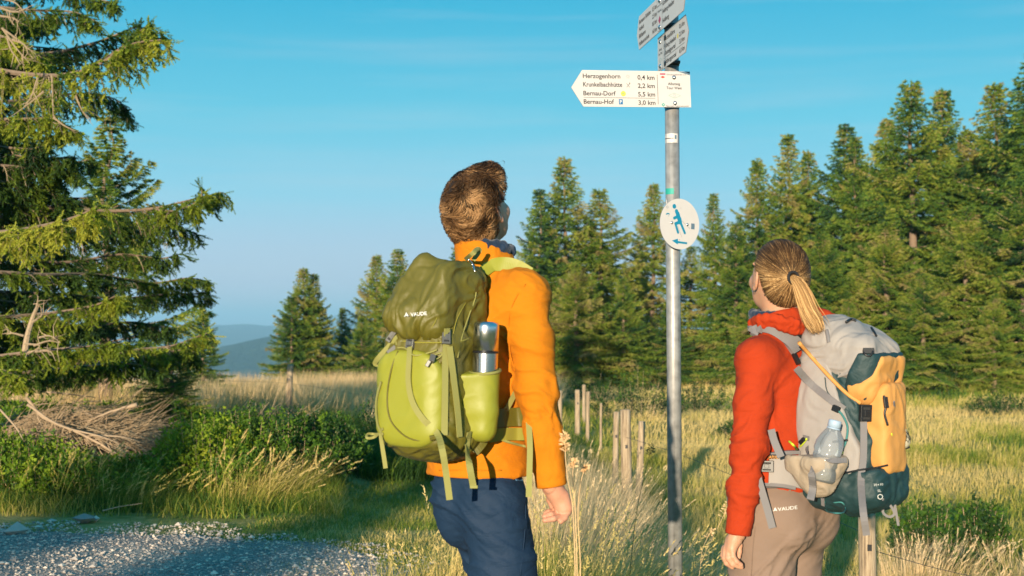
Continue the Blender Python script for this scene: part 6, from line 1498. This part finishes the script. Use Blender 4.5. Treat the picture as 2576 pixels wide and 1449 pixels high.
S3.disc(X(1566), Yv(234), .0108, m_yel); S3.text('H', X(1566), Yv(234) - .0055, .011, m_grn, align='CENTER', bold=.01, z=.0013)
S3.rect(X(1554), Yv(261), X(1564), Yv(248), m_blue_i); S3.text('P', X(1559), Yv(261) + .004, .014, m_white, align='CENTER', bold=.02, z=.0013)
S3.rect(X(1660), Yv(185), X(1674), Yv(181.5), m_mag); S3.poly([(X(1661), Yv(191)), (X(1667), Yv(194)), (X(1673), Yv(191)), (X(1667), Yv(188))], m_red_i)
S3.text('Schwarzwaldverein e.V.', X(1677), Yv(186), .0065, width=50 * k_); S3.poly([(X(1706), hh - .001), (hw - .001, hh - .016), (hw - .001, hh - .001)], m_greyb, z=.0005)  # dark wedge over the upper right corner, beneath the lettering
S3.text('Albsteig', X(1695), Yv(211), .0115, align='CENTER', width=31 * k_, bold=.012); S3.text('Tour West', X(1695), Yv(221.5), .0115, align='CENTER', width=39 * k_, bold=.012)
S3.outline([(X(1680), Yv(237.5)), (X(1695), Yv(244)), (X(1711), Yv(238)), (X(1695), Yv(231))], .0009, m_grn); S3.outline([(X(1695) + .005 * math.cos(t), Yv(237.5) + .006 * math.sin(t)) for t in np.linspace(0, 6.28, 10)[:-1]], .0008, m_greyb)
S3.poly([(X(1661), Yv(261)), (X(1666), Yv(256)), (X(1671), Yv(261)), (X(1666), Yv(266))], m_grn); S3.poly([(X(1664), Yv(261)), (X(1666), Yv(259)), (X(1669), Yv(261)), (X(1666), Yv(263))], m_sign, z=.0012)
S3.text('Naturpark Südschwarzwald', X(1673), Yv(266), .0068, width=57 * k_); S3.bolt(X(1696), Yv(191.5)); S3.bolt(X(1696), Yv(256.5)); S3.clamp(.055); S3.clamp(-.055)

# the lower of the two signs seen almost edge on, pointing right towards the camera
a_, b_ = W(1654.5, 134, 6.13), W(1724, 87, 5.66)
S2 = Plate('direction_sign', (a_ + b_) / 2 * [1, 1, 0] + [0, 0, 2.540], (b_ - a_) * [1, 1, 0], (0, 0, 1), label='white arrow sign seen almost edge on, directly above the left pointing one, listing Glockenführe and Feldberg', cat='sign')
S2.root['label'] = 'white arrow sign seen almost edge on, directly above the sign that points left'
hw = np.linalg.norm((b_ - a_)[:2]) / 2
S2.plate([(-hw, -hh), (hw, -hh), (hw + .05, 0), (hw, hh), (-hw, hh)], m_sign)
def sm(S, rows, x0, x1, w_, km=None):
    for (b, w0), y in rows: S.text(b, x0, y, .0195, width=w0, bold=.012)
ys_ = [.038, .006, -.024, -.062]
for b, w0, kmv, y in (('Glockenführe', .19, '0,6 km', ys_[0]), ('Feldberg-Hebelhof', .21, '2,0 km', ys_[1]), ('Albsteigportal', .20, '3,0 km', ys_[2]), ('Feldbergportal', .21, '6,0 km', ys_[3])):
    S2.text(b, -hw + .115, y, .0195, width=w0, bold=.012); S2.text(kmv, hw - .01, y, .0195, align='RIGHT', width=.085, bold=.012)
S2.line(-hw + .115, -.034, hw - .01, -.034, .0014, m_ink); S2.line(-hw + .10, -.07, -hw + .10, .07, .0016, m_ink); S2.text('Albsteig', -hw + .05, .012, .0115, align='CENTER'); S2.text('Tour West', -hw + .05, -.006, .0115, align='CENTER')
S2.outline([(-hw + .025, -.03), (-hw + .05, -.04), (-hw + .075, -.03), (-hw + .05, -.02)], .001, m_grn); S2.disc(hw - .12, .014, .010, m_yel); S2.text('Naturpark Südschwarzwald', -hw + .006, -.072, .006, width=.09)
S2.text('Schwarzwaldverein e.V.', -hw + .012, .066, .006, width=.08); S2.bolt(-hw + .05, .050, .008); S2.bolt(-hw + .05, -.055, .008); S2.clamp(.05); S2.clamp(-.06)
box('bracket', S2.P(-hw + .17, -.060, -.03), (.05, .03, .012), m_blk, S2.root, bevel=.002)
# the topmost double-ended sign
a_, b_ = W(1607.5, 81, 6.40), W(1719, -15, 5.60)
S1 = Plate('direction_sign', (a_ + b_) / 2 * [1, 1, 0] + [0, 0, 2.694], (b_ - a_) * [1, 1, 0], (0, 0, 1), label='topmost sign, pointed at both ends and cut by the upper edge of the picture', cat='sign')
hw = np.linalg.norm((b_ - a_)[:2]) / 2
S1.plate([(-hw, -hh), (hw, -hh), (hw + .04, 0), (hw, hh), (-hw, hh), (-hw - .045, 0)], m_sign)
for b, w0, kmv, y in (('Bernauer Skihütte', .23, '0,5 km', .038), ('Hofeck', .10, '2,5 km', .006), ('Bildtanne', .13, '8,0 km', -.026), ('Hofbauernschule', .20, '14,0 km', -.060)):
    S1.text(b, -hw + .006, y, .0195, width=w0, bold=.012); S1.text(kmv, -.055, y, .0195, align='RIGHT', width=.08, bold=.012)
for b, w0, kmv, y in (('Grafenmatt', .14, '3,0 km', .022), ('Feldberg-Hebelhof', .20, '5,5 km', -.012), ('Feldberg', .11, '', -.052)):
    S1.text(b, .055, y, .0195, width=w0, bold=.012)
    if kmv: S1.text(kmv, hw - .006, y, .0195, align='RIGHT', width=.08, bold=.012)
S1.line(-.048, -.07, -.048, .07, .0014, m_ink); S1.line(.048, -.07, .048, .07, .0014, m_ink); S1.poly([(-.022, -.026), (0, -.043), (.022, -.026), (0, -.008)], m_mag); S1.text('Westweg', 0, .008, .0115, align='CENTER', width=.07); S1.text('Schwarzwaldverein', 0, .034, .0075, align='CENTER', width=.085)
S1.text('Naturpark', .0, -.073, .006, align='CENTER', width=.06); S1.disc(.27, .03, .009, m_yel); S1.bolt(0, .055, .008); S1.bolt(0, -.057, .008); S1.clamp(.055); S1.clamp(-.055)
for S_ in (S1, S2):     # spacer that carries the sign on the pole
    c = S_.c; ctr = pole_b + dv * (c[2] - pole_b[2]); d_ = (c - ctr) * [1, 1, 0]; mid = (c + ctr) / 2 - c
    box('bracket', mid, (.022, .022, .11), m_blk, S_.root)

# round sign
c_ = W(1710, 563.5, 5.945); nrm = np.array([math.sin(R(33)), -math.cos(R(33)), 0]); u_ = np.array([math.cos(R(33)), math.sin(R(33)), 0]); rt_ = 6.0
u2 = u_ * math.cos(R(-3)) + np.array([0, 0, 1]) * math.sin(R(-3))
S4 = Plate('round_sign', c_, u2, (0, 0, 1), label='round white sign with a blue walking figure and a blue arrow pointing left', cat='sign')
rr = .1063
S4.plate([(math.cos(t) * rr, math.sin(t) * rr) for t in np.linspace(0, 2 * math.pi, 64, endpoint=False)], m_sign)
# picture coordinates of the enlarged view -> sign coordinates
def C4(x, y): return ((x - 663) / 478 * rr, -(y - 722) / 568 * rr)
def stick(a, b, w_): 
    a, b = np.array(C4(*a)), np.array(C4(*b)); d = b - a; L_ = np.linalg.norm(d); d /= L_; m_ = np.array([-d[1], d[0]]); pts = []
    for t in np.linspace(math.pi / 2, 3 * math.pi / 2, 8): pts.append(a + w_ * (d * math.cos(t) + m_ * math.sin(t)))
    for t in np.linspace(-math.pi / 2, math.pi / 2, 8): pts.append(b + w_ * (d * math.cos(t) + m_ * math.sin(t)))
    return pts
z_ = .0008
for a_, b_, w_ in (((570, 445), (655, 640), .0088), ((600, 500), (650, 640), .010), ((650, 610), (665, 680), .0098), ((600, 560), (520, 605), .0062), ((655, 680), (555, 725), .0066), ((552, 725), (622, 915), .0056), ((670, 680), (785, 910), .0056)):
    S4.poly(stick(a_, b_, w_), m_cyan, 'walking_figure', z_); z_ += .0002
S4.disc(*C4(513, 342), .0098, m_cyan, .0008, 'walking_figure')
S4.line(*C4(715, 650), *C4(910, 800), .0008, m_ink); S4.line(*C4(610, 770), *C4(720, 1005), .0008, m_ink)
S4.poly([C4(487, 1112), C4(630, 1185), C4(632, 1155), C4(855, 1158), C4(857, 1115), C4(632, 1108), C4(628, 1055)], m_cyan, 'arrow')
S4.rect(*C4(940, 806), *C4(1025, 676), m_greyb, 'dark_square'); S4.outline([C4(312, 382), C4(345, 348), C4(372, 378), C4(343, 406)], .0012, m_greyb); S4.line(*C4(305, 437), *C4(430, 462), .0006, m_yel)
S4.poly([C4(315, 545), C4(340, 510), C4(395, 505), C4(410, 530), C4(390, 540), C4(365, 530), C4(345, 550)], m_cyan); S4.line(*C4(400, 535), *C4(395, 560), .0012, m_cyan); S4.line(*C4(365, 572), *C4(398, 576), .001, m_cyan)
S4.bolt(*C4(470, 715), .0048); S4.bolt(*C4(845, 718), .0048); S4.disc(*C4(668, 367), .0013, m_ink); S4.disc(*C4(667, 1075), .0013, m_ink)
pw = W(1699, 563, 6.0); ctr = pole_b + dv * (c_[2] - pole_b[2])
box('bracket', (ctr + c_) / 2 - c_ + nrm * -.004, (.05, .03, .03), m_pole, S4.root, rotm(0, 0, 33)); V, F = tube([ctr - dv * .012 - c_, ctr + dv * .012 - c_], .0318, 28); mesh_np('clamp', V, fixq(F), m_pole, S4.root, True)
# small older plate behind the round one: only a white corner shows
tp = W(1675.5, 497, 5.962); S5 = Plate('small_sign', tp, u2, (0, 0, 1), label='white corner of a small plate peeping out above the round sign', cat='sign')
S5.plate([(0, 0), (.002, -.06), (.03, -.06), (.008, -.02)], m_sign, .002)

# ------------------------------------------------------------------ fence
m, n, o_ = M('weathered_post'); t = nd(n, 'ShaderNodeTexCoord'); mp = nd(n, 'ShaderNodeMapping', {'Vector': t.outputs['Object'], 'Scale': (70, 70, 4)}); g = nd(n, 'ShaderNodeTexNoise', {'Vector': mp.outputs[0], 'Scale': 1.0, 'Detail': 7.0, 'Roughness': .7})
r = ramp(n, g.outputs[0], [(.32, (.10, .07, .045)), (.5, (.34, .25, .16)), (.7, (.52, .42, .29))]); b = nd(n, 'ShaderNodeBump', {'Height': g.outputs[0], 'Strength': .9, 'Distance': .006})
p = nd(n, 'ShaderNodeBsdfPrincipled', {'Base Color': r.outputs[0], 'Roughness': .9, 'Normal': b.outputs[0]}); n.links.new(p.outputs[0], o_.inputs[0]); m_post = m
m_wire = plain('rusty_wire', (.10, .09, .08), .6, .5)
POSTS = [ # px top, py top, px base, dist, width px, label
 (2180, 1268, 2184, 6.9, 44, 'thick weathered fence post directly below the grey rucksack'),
 (1573, 1031, 1580, 12.0, 27, 'fence post with broad flat top, tallest of the three in the dry grass'),
 (1615, 1060, 1603, 13.2, 17, 'slim leaning fence post right of the broad flat topped one'),
 (1551, 1036, 1546, 14.5, 15, 'thin fence post left of the broad flat topped one'),
 (1408, 983, 1408, 19, 12, 'fence post half hidden by the orange sleeve'),
 (1453, 981, 1453, 21, 13, 'short fence post in the meadow right of the orange sleeve'),
 (1469, 968, 1469, 22.5, 9, 'greyish thin post just right of the short meadow post'),
 (1479, 985, 1478, 20, 9, 'pale grey post furthest right of the small distant posts'),
 (1512, 1014, 1511, 18, 6, 'very thin grey stake between the distant and the near posts'),
 (731, 917, 722, 20, 16, 'lone fence post in front of the straw meadow left of the green backpack'),
 (1071 - 50, 1000, 1020, 17.5, 8, 'low dark stake half behind the green backpack')]
rng = np.random.default_rng(5)
tops = {}
for px, py, pb, d, wp, lb in POSTS:
    t_ = W(px, py, d); gz = float(ground_z(W(pb, 1000, d)[0], d)) - .1; b_ = W(pb, 1300, d); b_ = np.array([b_[0], d, gz]); r_ = wp / FPX * d / 2
    root = empty('fence_post', tuple(b_ + [0, 0, .1]), label=lb, cat='fence post', group='posts of the pasture fence'); org = b_ + np.array([0, 0, .1])
    zz = np.linspace(0, 1, 14); P = b_ + (t_ - b_) * zz[:, None]; V, F = tube(P - org, r_ * (1.06 - .08 * zz), 14)
    an = np.arctan2(V[:, 1] - np.interp(V[:, 2], (P - org)[:, 2], (P - org)[:, 1]), V[:, 0] - np.interp(V[:, 2], (P - org)[:, 2], (P - org)[:, 0]))
    V[:, :2] += (r_ * .09 * fbm(np.cos(an) * 1.5 + px, np.sin(an) * 1.5, V[:, 2] * 1.3, 3, 3))[:, None] * np.stack([np.cos(an), np.sin(an)], 1); V[-1, 2] += r_ * .15; V[-15:-1, 2] += rng.normal(0, r_ * .12, 14)
    mesh_np('post', V, fixq(F), m_post, root, True); tops[lb] = (t_, b_, r_)
    if wp > 12:
        s_ = t_ + (b_ - t_) * .25 - org; box('staple', s_ + [0, -r_ * 1.02, 0], (.02, .012, .03), m_blk, root)
def wire(pts, lb):
    P = smoothpath(pts, 8); c = P[0].copy(); V, F = tube(P - c, .0016, 4); o = mesh_np('fence_wire', V, fixq(F), m_wire); o.location = c; tag(o, lb, 'wire', 'wires of the pasture fence')
    q = Acc()
wire([W(2182, 1380, 6.86), W(2250, 1400, 6.95), W(2400, 1440, 7.1), W(2700, 1500, 7.3)], 'fence wire running right from the post under the grey rucksack')
wire([W(1575, 1100, 11.95), W(1700, 1140, 10.5), W(1900, 1220, 9), W(2182, 1345, 6.88)], 'fence wire between the flat topped post and the thick near post')
wire([W(0, 930, 13), W(200, 940, 15), W(450, 955, 18), W(728, 965, 20), W(1000, 1010, 17.6)], 'thin fence wire crossing in front of the straw meadow')

print('TRIS', sum(len(p.vertices) - 2 for me in bpy.data.meshes for p in me.polygons)) if False else None
